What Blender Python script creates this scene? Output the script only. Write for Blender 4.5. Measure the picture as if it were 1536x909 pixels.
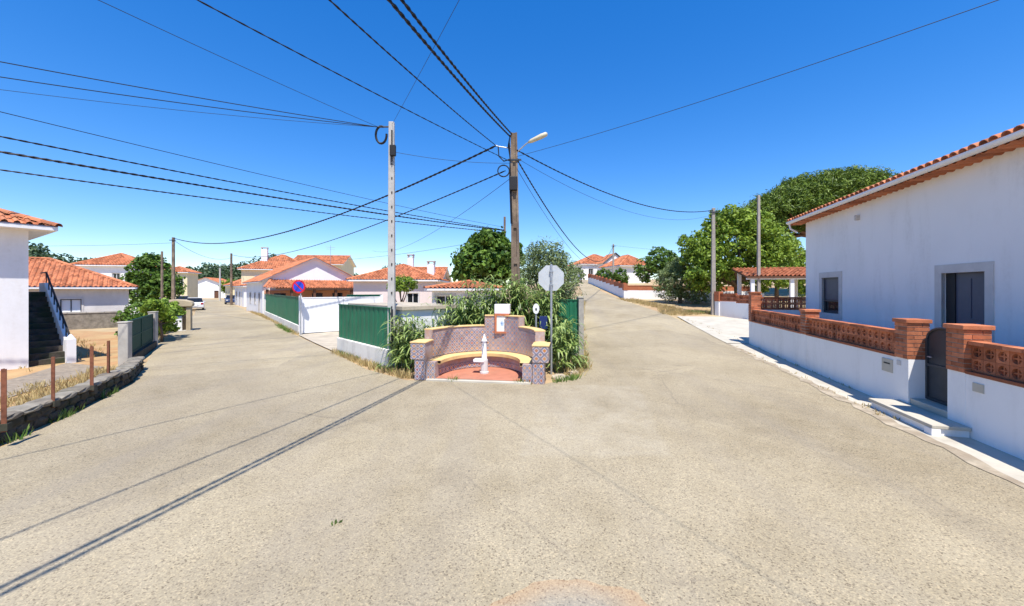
import bpy, math, random
import numpy as np
from mathutils import Vector, Matrix
R = math.radians
random.seed(7); rng = np.random.default_rng(11)
for o in list(bpy.data.objects): bpy.data.objects.remove(o)
scene = bpy.context.scene
COL = scene.collection

# ------------------------------------------------------------------ camera, sky, sun, exposure
CAM_H, FPX, CX, HY = 2.5, 592.0, 768.0, 434.0
cd = bpy.data.cameras.new('camera'); cam = bpy.data.objects.new('camera', cd); COL.objects.link(cam)
cam.location = (0, 0, CAM_H); cam.rotation_euler = (R(90), 0, 0)
cd.sensor_width = 36; cd.lens = 36*FPX/1536; cd.shift_y = -(454.5-HY)/1536
cd.clip_start = 0.05; cd.clip_end = 6000
scene.camera = cam
SUN_EL, SUN_AZ = R(64), R(166)        # behind the camera, a little to the right
w = bpy.data.worlds.new('World'); scene.world = w; w.use_nodes = True
nt = w.node_tree; bg = nt.nodes['Background']
sky = nt.nodes.new('ShaderNodeTexSky'); sky.sky_type = 'NISHITA'; sky.sun_disc = False
sky.sun_elevation = SUN_EL; sky.sun_rotation = SUN_AZ
sky.air_density = 1.0; sky.dust_density = 0.0; sky.ozone_density = 6.0; sky.altitude = 0
hs = nt.nodes.new('ShaderNodeHueSaturation'); hs.inputs['Hue'].default_value = .512; hs.inputs['Saturation'].default_value = 1.46; hs.inputs['Value'].default_value = 1.27
ga = nt.nodes.new('ShaderNodeGamma'); ga.inputs[1].default_value = .8
nt.links.new(sky.outputs[0], ga.inputs[0]); nt.links.new(ga.outputs[0], hs.inputs['Color']); nt.links.new(hs.outputs[0], bg.inputs[0]); bg.inputs[1].default_value = 0.15
sd = bpy.data.lights.new('sun', 'SUN'); sd.energy = 4.6; sd.angle = R(0.53); sd.color = (1.0, .955, .87)
sun = bpy.data.objects.new('sun', sd); COL.objects.link(sun)
SV = Vector((math.sin(SUN_AZ)*math.cos(SUN_EL), math.cos(SUN_AZ)*math.cos(SUN_EL), math.sin(SUN_EL)))
sun.rotation_euler = SV.to_track_quat('Z', 'Y').to_euler(); sun.location = (5, -10, 30)
scene.view_settings.view_transform = 'Standard'; scene.view_settings.look = 'None'
scene.view_settings.exposure = 0.6; scene.view_settings.gamma = 1.0

# ------------------------------------------------------------------ lie of the land
RX = np.array([-50, 13, 18, 28, 36, 57, 75, 100, 200, 3000.]); RZ = np.array([0, 0, .06, .7, 1.35, 3.1, 4.3, 5.0, 6., 6.])
def H(x, y):
    t = (x - (0.18*y - 3.2))/2.6
    t = max(0., min(1., t)); t = t*t*(3-2*t)
    if y < 13: return 0.
    k = max(0., min(1., (y-60)/60.))
    t = t*(1-k) + k*max(t, min(1., max(0., (x+15)/30)))
    return t*float(np.interp(y, RX, RZ))
def at(px, d): return (px-CX)/FPX*d                       # x of a picture column at a depth
def zz(py, d): return CAM_H + (HY-py)/FPX*d               # height of a picture row at a depth

# ------------------------------------------------------------------ materials
MATS = {}
def nodes(name):
    m = bpy.data.materials.new(name); m.use_nodes = True
    t = m.node_tree; return m, t, t.nodes['Principled BSDF'], t.nodes['Material Output']
def noise(t, scale, detail=4, rough=.55, vec=None):
    n = t.nodes.new('ShaderNodeTexNoise'); n.inputs['Scale'].default_value = scale
    n.inputs['Detail'].default_value = detail; n.inputs['Roughness'].default_value = rough
    if vec: t.links.new(vec, n.inputs['Vector'])
    return n.outputs['Fac']
def ramp(t, fac, stops):
    r = t.nodes.new('ShaderNodeValToRGB'); e = r.color_ramp.elements
    while len(e) < len(stops): e.new(0.5)
    for i, (p, c) in enumerate(stops):
        e[i].position = p; e[i].color = (c, c, c, 1) if not isinstance(c, tuple) else (*c[:3], 1)
    t.links.new(fac, r.inputs[0]); return r.outputs[0]
def mix(t, fac, a, b, mode='MIX'):
    n = t.nodes.new('ShaderNodeMix'); n.data_type = 'RGBA'; n.blend_type = mode
    for s, v in ((n.inputs[0], fac), (n.inputs[6], a), (n.inputs[7], b)):
        if isinstance(v, (int, float)): s.default_value = v
        elif isinstance(v, tuple): s.default_value = (*v[:3], 1)
        else: t.links.new(v, s)
    return n.outputs[2]
def math_(t, op, a, b=None):
    n = t.nodes.new('ShaderNodeMath'); n.operation = op
    for i, v in enumerate((a, b)):
        if v is None: continue
        if isinstance(v, (int, float)): n.inputs[i].default_value = v
        else: t.links.new(v, n.inputs[i])
    return n.outputs[0]
def pos(t, scale=None):
    g = t.nodes.new('ShaderNodeNewGeometry'); o = g.outputs['Position']
    if scale:
        mp = t.nodes.new('ShaderNodeMapping'); mp.inputs['Scale'].default_value = scale
        t.links.new(o, mp.inputs[0]); o = mp.outputs[0]
    return o
def bump(t, b, h, strength, dist=.01):
    n = t.nodes.new('ShaderNodeBump'); n.inputs['Strength'].default_value = strength; n.inputs['Distance'].default_value = dist
    t.links.new(h, n.inputs['Height']); t.links.new(n.outputs[0], b.inputs['Normal'])
def sc(c, k): return tuple(min(1, v*k) for v in c)
def mat(name, c, rough=.8, var=.18, scale=3., bs=.25, bscale=40., island=0., objr=0., metal=0., spec=.3, stain=None, st=.5, streak=False, alt=None):
    if name in MATS: return MATS[name]
    m, t, b, out = nodes(name); p = pos(t)
    col = mix(t, ramp(t, noise(t, scale, 6, .6, p), [(.3, 0.), (.7, 1.)]), sc(c, 1-var), sc(c, 1+var))
    if alt: col = mix(t, ramp(t, noise(t, scale*.35, 5, .65, p), [(.42, 0.), (.62, 1.)]), col, alt)
    if island:
        g = t.nodes.new('ShaderNodeNewGeometry')
        col = mix(t, 1.0, col, ramp(t, g.outputs['Random Per Island'], [(0, (1-island, 1-island*1.1, 1-island*1.2)), (.5, (1, 1, 1)), (1, (1+island*.6, 1+island*.75, 1+island*.8))]), 'MULTIPLY')
    if objr:
        g = t.nodes.new('ShaderNodeObjectInfo')
        col = mix(t, 1.0, col, ramp(t, g.outputs['Random'], [(0, (1-objr, 1-objr*1.1, 1-objr*1.2)), (.5, (1, 1, 1)), (1, (1+objr*.6, 1+objr*.75, 1+objr*.8))]), 'MULTIPLY')
    if stain:
        f1 = noise(t, 1.6, 8, .65, pos(t, (1, 1, .22) if streak else (1, 1, 1)))
        f2 = noise(t, 11, 4, .6, p)
        f = math_(t, 'MULTIPLY', ramp(t, f1, [(.5, 0.), (.72, 1.)]), ramp(t, f2, [(.35, .3), (.65, 1.)]))
        col = mix(t, math_(t, 'MULTIPLY', f, st), col, stain)
    t.links.new(col, b.inputs['Base Color']); b.inputs['Roughness'].default_value = rough
    b.inputs['Metallic'].default_value = metal; b.inputs['Specular IOR Level'].default_value = spec
    if bs: bump(t, b, noise(t, bscale, 5, .6, p), bs)
    MATS[name] = m; return m
def leafmat(name, dark, light, tr=.25, rough=.55):
    if name in MATS: return MATS[name]
    m, t, b, out = nodes(name); g = t.nodes.new('ShaderNodeNewGeometry')
    r = ramp(t, g.outputs['Random Per Island'], [(0, dark), (.55, tuple((a+c)/2 for a, c in zip(dark, light))), (1, light)])
    col = mix(t, ramp(t, noise(t, 1.3, 3, .5, pos(t)), [(.35, .0), (.7, .45)]), r, light)
    t.links.new(col, b.inputs['Base Color']); b.inputs['Roughness'].default_value = rough; b.inputs['Specular IOR Level'].default_value = .35
    tl = t.nodes.new('ShaderNodeBsdfTranslucent'); t.links.new(col, tl.inputs[0])
    mx = t.nodes.new('ShaderNodeMixShader'); mx.inputs[0].default_value = tr
    t.links.new(b.outputs[0], mx.inputs[1]); t.links.new(tl.outputs[0], mx.inputs[2]); t.links.new(mx.outputs[0], out.inputs[0])
    MATS[name] = m; return m
def asphalt():
    m, t, b, out = nodes('asphalt'); p = pos(t)
    big = noise(t, .22, 5, .6, p); mid = noise(t, 1.7, 6, .65, p); chip = noise(t, 80, 4, .75, p)
    col = mix(t, ramp(t, big, [(.36, 0.), (.62, 1.)]), (.30, .245, .158), (.41, .343, .232))
    col = mix(t, ramp(t, mid, [(.35, 0.), (.75, .55)]), col, (.455, .386, .27))
    v = t.nodes.new('ShaderNodeTexVoronoi'); v.inputs['Scale'].default_value = 75; t.links.new(p, v.inputs['Vector'])
    vr = t.nodes.new('ShaderNodeSeparateColor'); t.links.new(v.outputs['Color'], vr.inputs[0])
    col = mix(t, 1.0, col, ramp(t, vr.outputs[0], [(0, (.5, .48, .47)), (.2, (.92, .92, .92)), (.75, (1.02, 1.02, 1.0)), (1, (1.3, 1.27, 1.2))]), 'MULTIPLY')
    col = mix(t, 1.0, col, ramp(t, chip, [(.32, .78), (.62, 1.09)]), 'MULTIPLY')
    v2 = t.nodes.new('ShaderNodeTexVoronoi'); v2.inputs['Scale'].default_value = 2.1; t.links.new(p, v2.inputs['Vector'])
    col = mix(t, ramp(t, v2.outputs['Distance'], [(.018, .8), (.05, 0.)]), col, (.09, .075, .06))
    # long wheel-worn bands along the right-hand road and hairline cracks
    st = noise(t, 1.0, 4, .5, pos(t, (1.1, .09, 1)))
    col = mix(t, ramp(t, st, [(.5, 0.), (.68, .28)]), col, (.27, .235, .19))
    ck = t.nodes.new('ShaderNodeTexVoronoi'); ck.feature = 'DISTANCE_TO_EDGE'; ck.inputs['Scale'].default_value = .23
    wv = t.nodes.new('ShaderNodeMix'); wv.data_type = 'VECTOR'; wv.inputs[0].default_value = .12
    nn = t.nodes.new('ShaderNodeTexNoise'); nn.inputs['Scale'].default_value = 1.4; nn.inputs['Detail'].default_value = 6
    t.links.new(p, nn.inputs['Vector']); t.links.new(p, wv.inputs[4]); t.links.new(nn.outputs['Color'], wv.inputs[5]); t.links.new(wv.outputs[1], ck.inputs['Vector'])
    ckm = math_(t, 'MULTIPLY', ramp(t, ck.outputs['Distance'], [(.002, 1.), (.005, 0.)]), ramp(t, noise(t, .35, 2, .5, p), [(.52, 0.), (.62, .32)]))
    col = mix(t, ckm, col, (.12, .1, .085))
    sp = t.nodes.new('ShaderNodeSeparateXYZ'); t.links.new(wv.outputs[1], sp.inputs[0])
    def band(v, a, b, s_=.12): return math_(t, 'MULTIPLY', ramp(t, math_(t, 'DIVIDE', math_(t, 'SUBTRACT', v, a-5), 10.), [(.5-s_/10, 0.), (.5+s_/10, 1.)]), ramp(t, math_(t, 'DIVIDE', math_(t, 'SUBTRACT', v, b-5), 10.), [(.5-s_/10, 1.), (.5+s_/10, 0.)]))
    xr = math_(t, 'SUBTRACT', sp.outputs[0], math_(t, 'MULTIPLY', sp.outputs[1], .2))
    pm = math_(t, 'MULTIPLY', band(xr, -.9, 1.1, .05), band(sp.outputs[1], 5.2, 9.0, .05))
    col = mix(t, math_(t, 'MULTIPLY', math_(t, 'MULTIPLY', pm, ramp(t, mid, [(.35, .3), (.65, 1.)])), .26), col, (.46, .41, .32))
    lt = math_(t, 'ADD', math_(t, 'MULTIPLY', sp.outputs[0], .79), math_(t, 'MULTIPLY', sp.outputs[1], .61))
    tr = math_(t, 'ADD', band(lt, -1.2, -.4, .35), band(lt, .5, 1.3, .35))
    col = mix(t, math_(t, 'MULTIPLY', tr, math_(t, 'MULTIPLY', ramp(t, mid, [(.3, .2), (.7, 1.)]), .22)), col, (.24, .2, .155))
    ov = t.nodes.new('ShaderNodeTexVoronoi'); ov.inputs['Scale'].default_value = .55; t.links.new(wv.outputs[1], ov.inputs['Vector'])
    col = mix(t, math_(t, 'MULTIPLY', ramp(t, ov.outputs['Distance'], [(.03, .3), (.11, 0.)]), ramp(t, big, [(.45, 0.), (.55, 1.)])), col, (.17, .145, .115))
    # worn pale patches and older grey repairs, with soft-edged shapes
    w1 = t.nodes.new('ShaderNodeTexVoronoi'); w1.inputs['Scale'].default_value = .31; w1.inputs['Randomness'].default_value = 1.
    wm = t.nodes.new('ShaderNodeMix'); wm.data_type = 'VECTOR'; wm.inputs[0].default_value = .3; t.links.new(p, wm.inputs[4]); t.links.new(nn.outputs['Color'], wm.inputs[5]); t.links.new(wm.outputs[1], w1.inputs['Vector'])
    wr = t.nodes.new('ShaderNodeSeparateColor'); t.links.new(w1.outputs['Color'], wr.inputs[0])
    col = mix(t, 1.0, col, ramp(t, wr.outputs[1], [(0, (.9, .9, .91)), (.5, (1, 1, 1)), (1, (1.07, 1.065, 1.05))]), 'MULTIPLY')
    # orange ring round a grey smear: camera stitching blur put into road colour
    mp = t.nodes.new('ShaderNodeMapping'); mp.inputs['Location'].default_value = (-.42, -2.35, 0); t.links.new(p, mp.inputs[0])
    ln = t.nodes.new('ShaderNodeVectorMath'); ln.operation = 'LENGTH'; t.links.new(mp.outputs[0], ln.inputs[0])
    rr = math_(t, 'ADD', ln.outputs['Value'], math_(t, 'MULTIPLY', math_(t, 'SUBTRACT', noise(t, 1.5, 3, .5, p), .5), .5))
    col = mix(t, ramp(t, rr, [(.7, 0.), (.95, .3), (1.05, .3), (1.4, 0.)]), col, (.47, .25, .12))
    col = mix(t, ramp(t, rr, [(.6, .4), (.98, 0.)]), col, (.2, .24, .27))
    t.links.new(col, b.inputs['Base Color']); b.inputs['Roughness'].default_value = .9; b.inputs['Specular IOR Level'].default_value = .2
    bump(t, b, chip, .5, .012); return m
def tilemat():
    m, t, b, out = nodes('patterned_tile'); tc = t.nodes.new('ShaderNodeTexCoord')
    s = t.nodes.new('ShaderNodeSeparateXYZ'); t.links.new(tc.outputs['Object'], s.inputs[0])
    ax = math_(t, 'ABSOLUTE', s.outputs[0]); az = math_(t, 'ABSOLUTE', s.outputs[2])
    dia = math_(t, 'ADD', ax, az); cor = math_(t, 'MAXIMUM', ax, az)
    oi = t.nodes.new('ShaderNodeObjectInfo')
    acc = ramp(t, oi.outputs['Random'], [(0, (.52, .12, .05)), (.4, (.66, .3, .07)), (.7, (.3, .1, .1)), (1, (.6, .36, .2))])
    col = mix(t, ramp(t, dia, [(.062, 0.), (.066, 1.)]), (.56, .54, .58), (.22, .2, .26))
    col = mix(t, ramp(t, dia, [(.108, 0.), (.112, 1.)]), col, (.6, .55, .52))
    col = mix(t, ramp(t, dia, [(.13, 0.), (.134, .9)]), col, (.5, .2, .11))
    col = mix(t, ramp(t, dia, [(.042, 1.), (.046, 0.)]), col, acc)
    col = mix(t, 1.0, col, ramp(t, oi.outputs['Random'], [(0, (.8, .8, .83)), (1, (1.05, 1, 1))]), 'MULTIPLY')
    col = mix(t, ramp(t, noise(t, 5, 5, .6, pos(t)), [(.42, 0.), (.7, .55)]), col, (.36, .28, .22))
    t.links.new(col, b.inputs['Base Color']); b.inputs['Roughness'].default_value = .28
    return m
def azul():
    m, t, b, out = nodes('painted_panel'); tc = t.nodes.new('ShaderNodeTexCoord')
    mp = t.nodes.new('ShaderNodeMapping'); mp.inputs['Scale'].default_value = (9, 1, 5.5); t.links.new(tc.outputs['Object'], mp.inputs[0])
    ln = t.nodes.new('ShaderNodeVectorMath'); ln.operation = 'LENGTH'; t.links.new(mp.outputs[0], ln.inputs[0])
    f = math_(t, 'ADD', ln.outputs['Value'], math_(t, 'MULTIPLY', noise(t, 18, 4, .6, pos(t)), .9))
    col = ramp(t, f, [(.55, (.16, .28, .5)), (.8, (.45, .6, .78)), (1.05, (.8, .82, .8)), (1.6, (.82, .8, .7))])
    t.links.new(col, b.inputs['Base Color']); b.inputs['Roughness'].default_value = .25; return m
MATS['asphalt'] = asphalt(); MATS['patterned_tile'] = tilemat(); MATS['painted_panel'] = azul()
mat('earth', (.40, .27, .15), .95, .25, 1.1, .6, 18, alt=(.46, .36, .2))
mat('gutter_sand', (.40, .335, .245), .95, .3, 6, .6, 50, alt=(.30, .24, .17))
mat('yard_earth', (.40, .225, .105), .95, .22, 2.2, .6, 14, alt=(.45, .31, .15))
mat('gravel_path', (.27, .22, .165), .95, .3, 9, .6, 30)
mat('concrete_pale', (.50, .455, .37), .9, .12, 1.5, .3, 35, stain=(.33, .28, .22), st=.6)
mat('concrete_sand', (.47, .40, .30), .9, .18, 1.5, .4, 30, stain=(.3, .24, .17), st=.6)
mat('concrete_old', (.33, .29, .25), .9, .18, 4, .4, 40, stain=(.2, .16, .12), st=.6, streak=True)
mat('tile_ground', (.40, .34, .35), .5, .3, 9, .15, 40, alt=(.42, .27, .2))
mat('navy', (.02, .035, .14), .5, .1, 5, 0)
mat('concrete_grey', (.42, .39, .34), .9, .2, 2.5, .4, 30, stain=(.2, .17, .14), st=.7, streak=True)
mat('plaster_white', (.83, .81, .80), .85, .04, .8, .12, 60, stain=(.58, .53, .47), st=.35, streak=True)
mat('plaster_clean', (.84, .82, .80), .85, .03, .6, .1, 55, stain=(.52, .49, .45), st=.42, streak=True)
mat('plaster_old', (.78, .74, .66), .9, .1, 1.5, .3, 30, stain=(.36, .31, .25), st=.7, streak=True)
mat('plaster_grey', (.63, .6, .57), .9, .1, 1.2, .2, 40, stain=(.4, .36, .32), st=.5, streak=True)
mat('plaster_yellow', (.78, .67, .42), .85, .06, 1, .15, 50, stain=(.5, .44, .33), st=.4, streak=True)
mat('plaster_pink', (.74, .62, .58), .85, .06, 1, .15, 50, stain=(.5, .44, .38), st=.4, streak=True)
mat('wall_orange', (.62, .3, .18), .85, .08, 1, .15, 50)
mat('trim_grey', (.58, .55, .52), .8, .08, 4, .2, 60)
mat('terracotta', (.50, .175, .08), .8, .16, 3, .25, 45, island=.38, stain=(.18, .12, .08), st=.65)
mat('terracotta_tile', (.50, .18, .085), .8, .15, 4, .25, 45, objr=.4, stain=(.2, .12, .08), st=.5)
mat('brick_clay', (.48, .16, .075), .85, .2, 9, .4, 70, objr=.42, stain=(.16, .09, .06), st=.6)
mat('mortar', (.42, .36, .3), .95, .1, 10, .3, 60)
mat('floor_red', (.45, .18, .11), .85, .14, 3, .25, 40, stain=(.4, .26, .18), st=.4)
mat('ochre', (.74, .51, .22), .75, .14, 4, .2, 40, stain=(.5, .36, .2), st=.6)
mat('stone_old_shaded', (.075, .064, .05), .95, .45, 5, .9, 12, objr=.35, alt=(.06, .06, .04), stain=(.04, .05, .025), st=.7)  # old mossy stone, with the shade on the wall face painted into its colour
mat('stone_coping', (.22, .19, .15), .95, .35, 5, .8, 14, objr=.25, stain=(.1, .1, .06), st=.7)  # paler than the face stones; the sunlit wall top is in this colour
mat('stone_shaded', (.075, .062, .05), .95, .5, 5, .9, 14, alt=(.04, .05, .025))  # near-black stone; shade on wall face and stairs is put into the colour
mat('wood_pole', (.25, .19, .135), .9, .3, 4, .5, 30, alt=(.14, .1, .075))
mat('concrete_pole', (.47, .45, .42), .88, .14, 5, .35, 40, stain=(.3, .27, .22), st=.6, streak=True)
mat('rust', (.20, .075, .04), .85, .35, 12, .4, 60)
mat('galvanised', (.42, .44, .46), .45, .12, 6, .1, 60, metal=.6)
mat('sign_back', (.55, .57, .57), .5, .06, 5, .08, 60, metal=.25)
mat('steel_dark', (.055, .06, .068), .45, .12, 5, .1, 60, metal=.2)
mat('door_blue', (.085, .09, .125), .45, .08, 5, .1, 60)
mat('black_matt', (.02, .02, .022), .6, .15, 8, .1, 60)
mat('cable', (.012, .012, .014), .6, .1, 8, 0)
mat('cable_thin', (.03, .035, .045), .6, .1, 8, 0)
mat('green_metal', (.018, .15, .075), .42, .14, 2, .08, 30, stain=(.04, .12, .07), st=.5, streak=True)
mat('green_mesh', (.012, .06, .04), .7, .25, 12, .4, 90)
mat('white_paint', (.84, .84, .83), .4, .03, 2, .03, 30, stain=(.5, .42, .34), st=.35, streak=True)
mat('sign_red', (.62, .02, .03), .4, .05, 4, 0); mat('sign_blue', (.03, .07, .55), .4, .05, 4, 0); mat('sign_white', (.8, .8, .8), .4, .03, 4, 0)
mat('lamp_yellow', (.62, .55, .38), .5, .15, 8, .1)
mat('brown_wood', (.13, .06, .035), .7, .2, 6, .2)
mat('glass_dark', (.015, .017, .02), .06, .1, 4, 0, spec=.6)
mat('rubber', (.02, .02, .02), .8, .1, 8, .1)
mat('car_white', (.75, .76, .78), .25, .02, 3, 0, spec=.5); mat('car_blue', (.03, .05, .13), .22, .05, 3, 0, spec=.5); mat('car_silver', (.45, .46, .48), .25, .03, 3, 0, metal=.5)
mat('lamp_red', (.35, .02, .02), .25, .05, 4, 0); mat('lamp_clear', (.7, .72, .72), .15, .03, 4, 0)
mat('tan_concrete', (.46, .37, .24), .9, .15, 3, .35, 30, stain=(.25, .2, .13), st=.5, streak=True)
mat('bark', (.15, .105, .07), .95, .3, 8, .8, 16); mat('bark_pine', (.16, .085, .055), .95, .35, 7, .9, 12)
mat('hill_earth', (.06, .075, .03), .95, .3, .08, 0)
leafmat('leaf_fig', (.02, .065, .01), (.20, .33, .045), .3)
leafmat('leaf_olive', (.045, .085, .022), (.29, .36, .14), .2)
leafmat('leaf_green', (.035, .1, .01), (.35, .47, .055), .34)
leafmat('leaf_dark', (.02, .06, .01), (.16, .27, .035), .27)
leafmat('leaf_pine', (.015, .045, .008), (.21, .3, .035), .18)
leafmat('leaf_reed', (.05, .12, .018), (.44, .54, .17), .32, .4)
leafmat('leaf_vine', (.06, .15, .015), (.34, .46, .06), .3)
leafmat('leaf_far', (.02, .045, .018), (.075, .12, .04), .1)
leafmat('dry_grass', (.32, .23, .09), (.60, .47, .22), .25, .8)
leafmat('weed_leaf', (.05, .13, .02), (.24, .34, .08), .3)

# ------------------------------------------------------------------ mesh builder and object helpers
class MB:
    def __init__(s): s.v = []; s.f = []; s.smooth = False
    def add(s, vs, fs):
        n = len(s.v); s.v += [tuple(v) for v in vs]; s.f += [tuple(i+n for i in f) for f in fs]; return s
    def box(s, x0, x1, y0, y1, z0, z1):
        return s.add([(x0,y0,z0),(x1,y0,z0),(x1,y1,z0),(x0,y1,z0),(x0,y0,z1),(x1,y0,z1),(x1,y1,z1),(x0,y1,z1)],
                     [(0,3,2,1),(4,5,6,7),(0,1,5,4),(1,2,6,5),(2,3,7,6),(3,0,4,7)])
    def prism(s, poly, axis, a, b):
        """extrude a 2D outline between a and b along an axis (other two axes in xyz order)"""
        def p(q, h): return {'z': (q[0], q[1], h), 'y': (q[0], h, q[1]), 'x': (h, q[0], q[1])}[axis]
        n = len(poly)
        return s.add([p(q, a) for q in poly]+[p(q, b) for q in poly],
                     [tuple(range(n))[::-1], tuple(range(n, 2*n))]+[(i, (i+1) % n, n+(i+1) % n, n+i) for i in range(n)])
    def tube(s, path, rad, n=8, cap=True):
        P = [Vector(p) for p in path]; rs = rad if isinstance(rad, (list, tuple)) else [rad]*len(P)
        up = None; vs = []; fs = []
        for i, p in enumerate(P):
            d = (P[min(i+1, len(P)-1)]-P[max(i-1, 0)]).normalized()
            if up is None: up = Vector((0, 0, 1)) if abs(d.z) < .9 else Vector((1, 0, 0))
            a = d.cross(up).normalized(); bb = a.cross(d).normalized(); up = bb
            for k in range(n):
                th = 2*math.pi*k/n; vs.append(p+(a*math.cos(th)+bb*math.sin(th))*rs[i])
        for i in range(len(P)-1):
            for k in range(n): fs.append((i*n+k, i*n+(k+1) % n, (i+1)*n+(k+1) % n, (i+1)*n+k))
        if cap: fs += [tuple(range(n))[::-1], tuple(range((len(P)-1)*n, len(P)*n))]
        return s.add(vs, fs)
    def lathe(s, prof, n=16, c=(0, 0)):
        vs = [(c[0]+r*math.cos(2*math.pi*k/n), c[1]+r*math.sin(2*math.pi*k/n), z) for r, z in prof for k in range(n)]
        fs = [(i*n+k, i*n+(k+1) % n, (i+1)*n+(k+1) % n, (i+1)*n+k) for i in range(len(prof)-1) for k in range(n)]
        fs += [tuple(range(n))[::-1], tuple(range((len(prof)-1)*n, len(prof)*n))]
        return s.add(vs, fs)
    def mesh(s, name, m, smooth=False):
        me = bpy.data.meshes.new(name); me.from_pydata(s.v, [], s.f); me.update()
        if m: me.materials.append(MATS[m])
        if smooth: me.polygons.foreach_set('use_smooth', [True]*len(me.polygons))
        return me
    def build(s, name, m, parent=None, smooth=False, bevel=0, **k):
        return put(name, s.mesh(name, m, smooth), parent, bevel=bevel, **k)
def put(name, me, parent=None, loc=(0, 0, 0), rz=0., rot=None, bevel=0, label=None, cat=None, group=None, kind=None):
    o = bpy.data.objects.new(name, me); COL.objects.link(o); o.parent = parent
    o.location = loc; o.rotation_euler = rot if rot else (0, 0, rz)
    if bevel:
        b = o.modifiers.new('bevel', 'BEVEL'); b.width = bevel; b.segments = 2; b.limit_method = 'ANGLE'
    tag(o, label, cat, group, kind); return o
def tag(o, label=None, cat=None, group=None, kind=None):
    for k, v in (('label', label), ('category', cat), ('group', group), ('kind', kind)):
        if v: o[k] = v
def thing(name, label, cat, loc, rz=0., group=None):
    return put(name, None, None, loc, rz, label=label, cat=cat, group=group)
def line_thing(name, label, cat, A, B, z=0., group=None):
    rz = math.atan2(B[1]-A[1], B[0]-A[0])
    return thing(name, label, cat, (A[0], A[1], z), rz, group), math.hypot(B[0]-A[0], B[1]-A[1])
def wall_mesh(L, h, t, ops, x0=0., z0=0.):
    """wall from x0 to L, thickness y 0..t, with rectangular openings (xa, xb, za, zb)"""
    xs = sorted({x0, L, *[v for o in ops for v in o[:2]]}); zs = sorted({z0, h, *[v for o in ops for v in o[2:4]]})
    def solid(i, j):
        if i < 0 or j < 0 or i >= len(xs)-1 or j >= len(zs)-1: return False
        cx, cz = (xs[i]+xs[i+1])/2, (zs[j]+zs[j+1])/2
        return not any(o[0] < cx < o[1] and o[2] < cz < o[3] for o in ops)
    m = MB()
    for i in range(len(xs)-1):
        for j in range(len(zs)-1):
            if not solid(i, j): continue
            a, b, c, d = xs[i], xs[i+1], zs[j], zs[j+1]
            m.add([(a,0,c),(b,0,c),(b,0,d),(a,0,d)], [(0,1,2,3)]); m.add([(a,t,c),(b,t,c),(b,t,d),(a,t,d)], [(3,2,1,0)])
            if not solid(i-1, j): m.add([(a,0,c),(a,t,c),(a,t,d),(a,0,d)], [(3,2,1,0)])
            if not solid(i+1, j): m.add([(b,0,c),(b,t,c),(b,t,d),(b,0,d)], [(0,1,2,3)])
            if not solid(i, j-1): m.add([(a,0,c),(b,0,c),(b,t,c),(a,t,c)], [(3,2,1,0)])
            if not solid(i, j+1): m.add([(a,0,d),(b,0,d),(b,t,d),(a,t,d)], [(0,1,2,3)])
    return m

# tiled roof surfaces: real corrugation and courses, every tile its own island
PROF = [(-.5, 0.), (-.3, .0), (-.22, .2), (0, .32), (.22, .2), (.3, 0.), (.5, 0.)]
def tile_plane(m, P0, P1, Q0, Q1, w=.24, c=.40):
    P0, P1, Q0, Q1 = map(Vector, (P0, P1, Q0, Q1)); U = P1-P0; L = U.length; U = U/L
    a = (Q0-P0).dot(U); b = (Q1-P0).dot(U); Vv = (Q0-P0)-U*a; V = Vv.length; Vv = Vv/V; N = U.cross(Vv).normalized()
    n = max(1, round(L/w)); ww = L/n
    for i in range(n):
        u = (i+.5)*ww
        vm = V if a <= u <= b else (V*u/a if u < a else V*(L-u)/max(1e-6, L-b))
        k = 0; 
        while k*c < vm-.05:
            v0, v1 = k*c, min((k+1)*c+.03, vm); j = random.uniform(-.006, .006)
            vs = [P0+U*(u+x*ww)+Vv*v0+N*(y*ww+.03+j) for x, y in PROF]+[P0+U*(u+x*ww)+Vv*v1+N*(y*ww+.008+j) for x, y in PROF]
            q = len(PROF); m.add(vs, [(s, s+1, q+s+1, q+s) for s in range(q-1)]); k += 1
def caps(m, p, q, r=.13, c=.42):
    p, q = Vector(p), Vector(q); d = q-p; L = d.length; d = d/L; a = d.cross(Vector((0, 0, 1))).normalized(); up = a.cross(d)
    n = max(1, round(L/c))
    for i in range(n):
        vs = []
        for e, rr in ((i*L/n, r*1.08), ((i+1)*L/n+.03, r)):
            for k in range(6):
                th = math.pi*k/5; vs.append(p+d*e+a*math.cos(th)*rr+up*(math.sin(th)*rr*.75+.02))
        m.add(vs, [(k, k+1, 7+k, 6+k) for k in range(5)])
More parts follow.
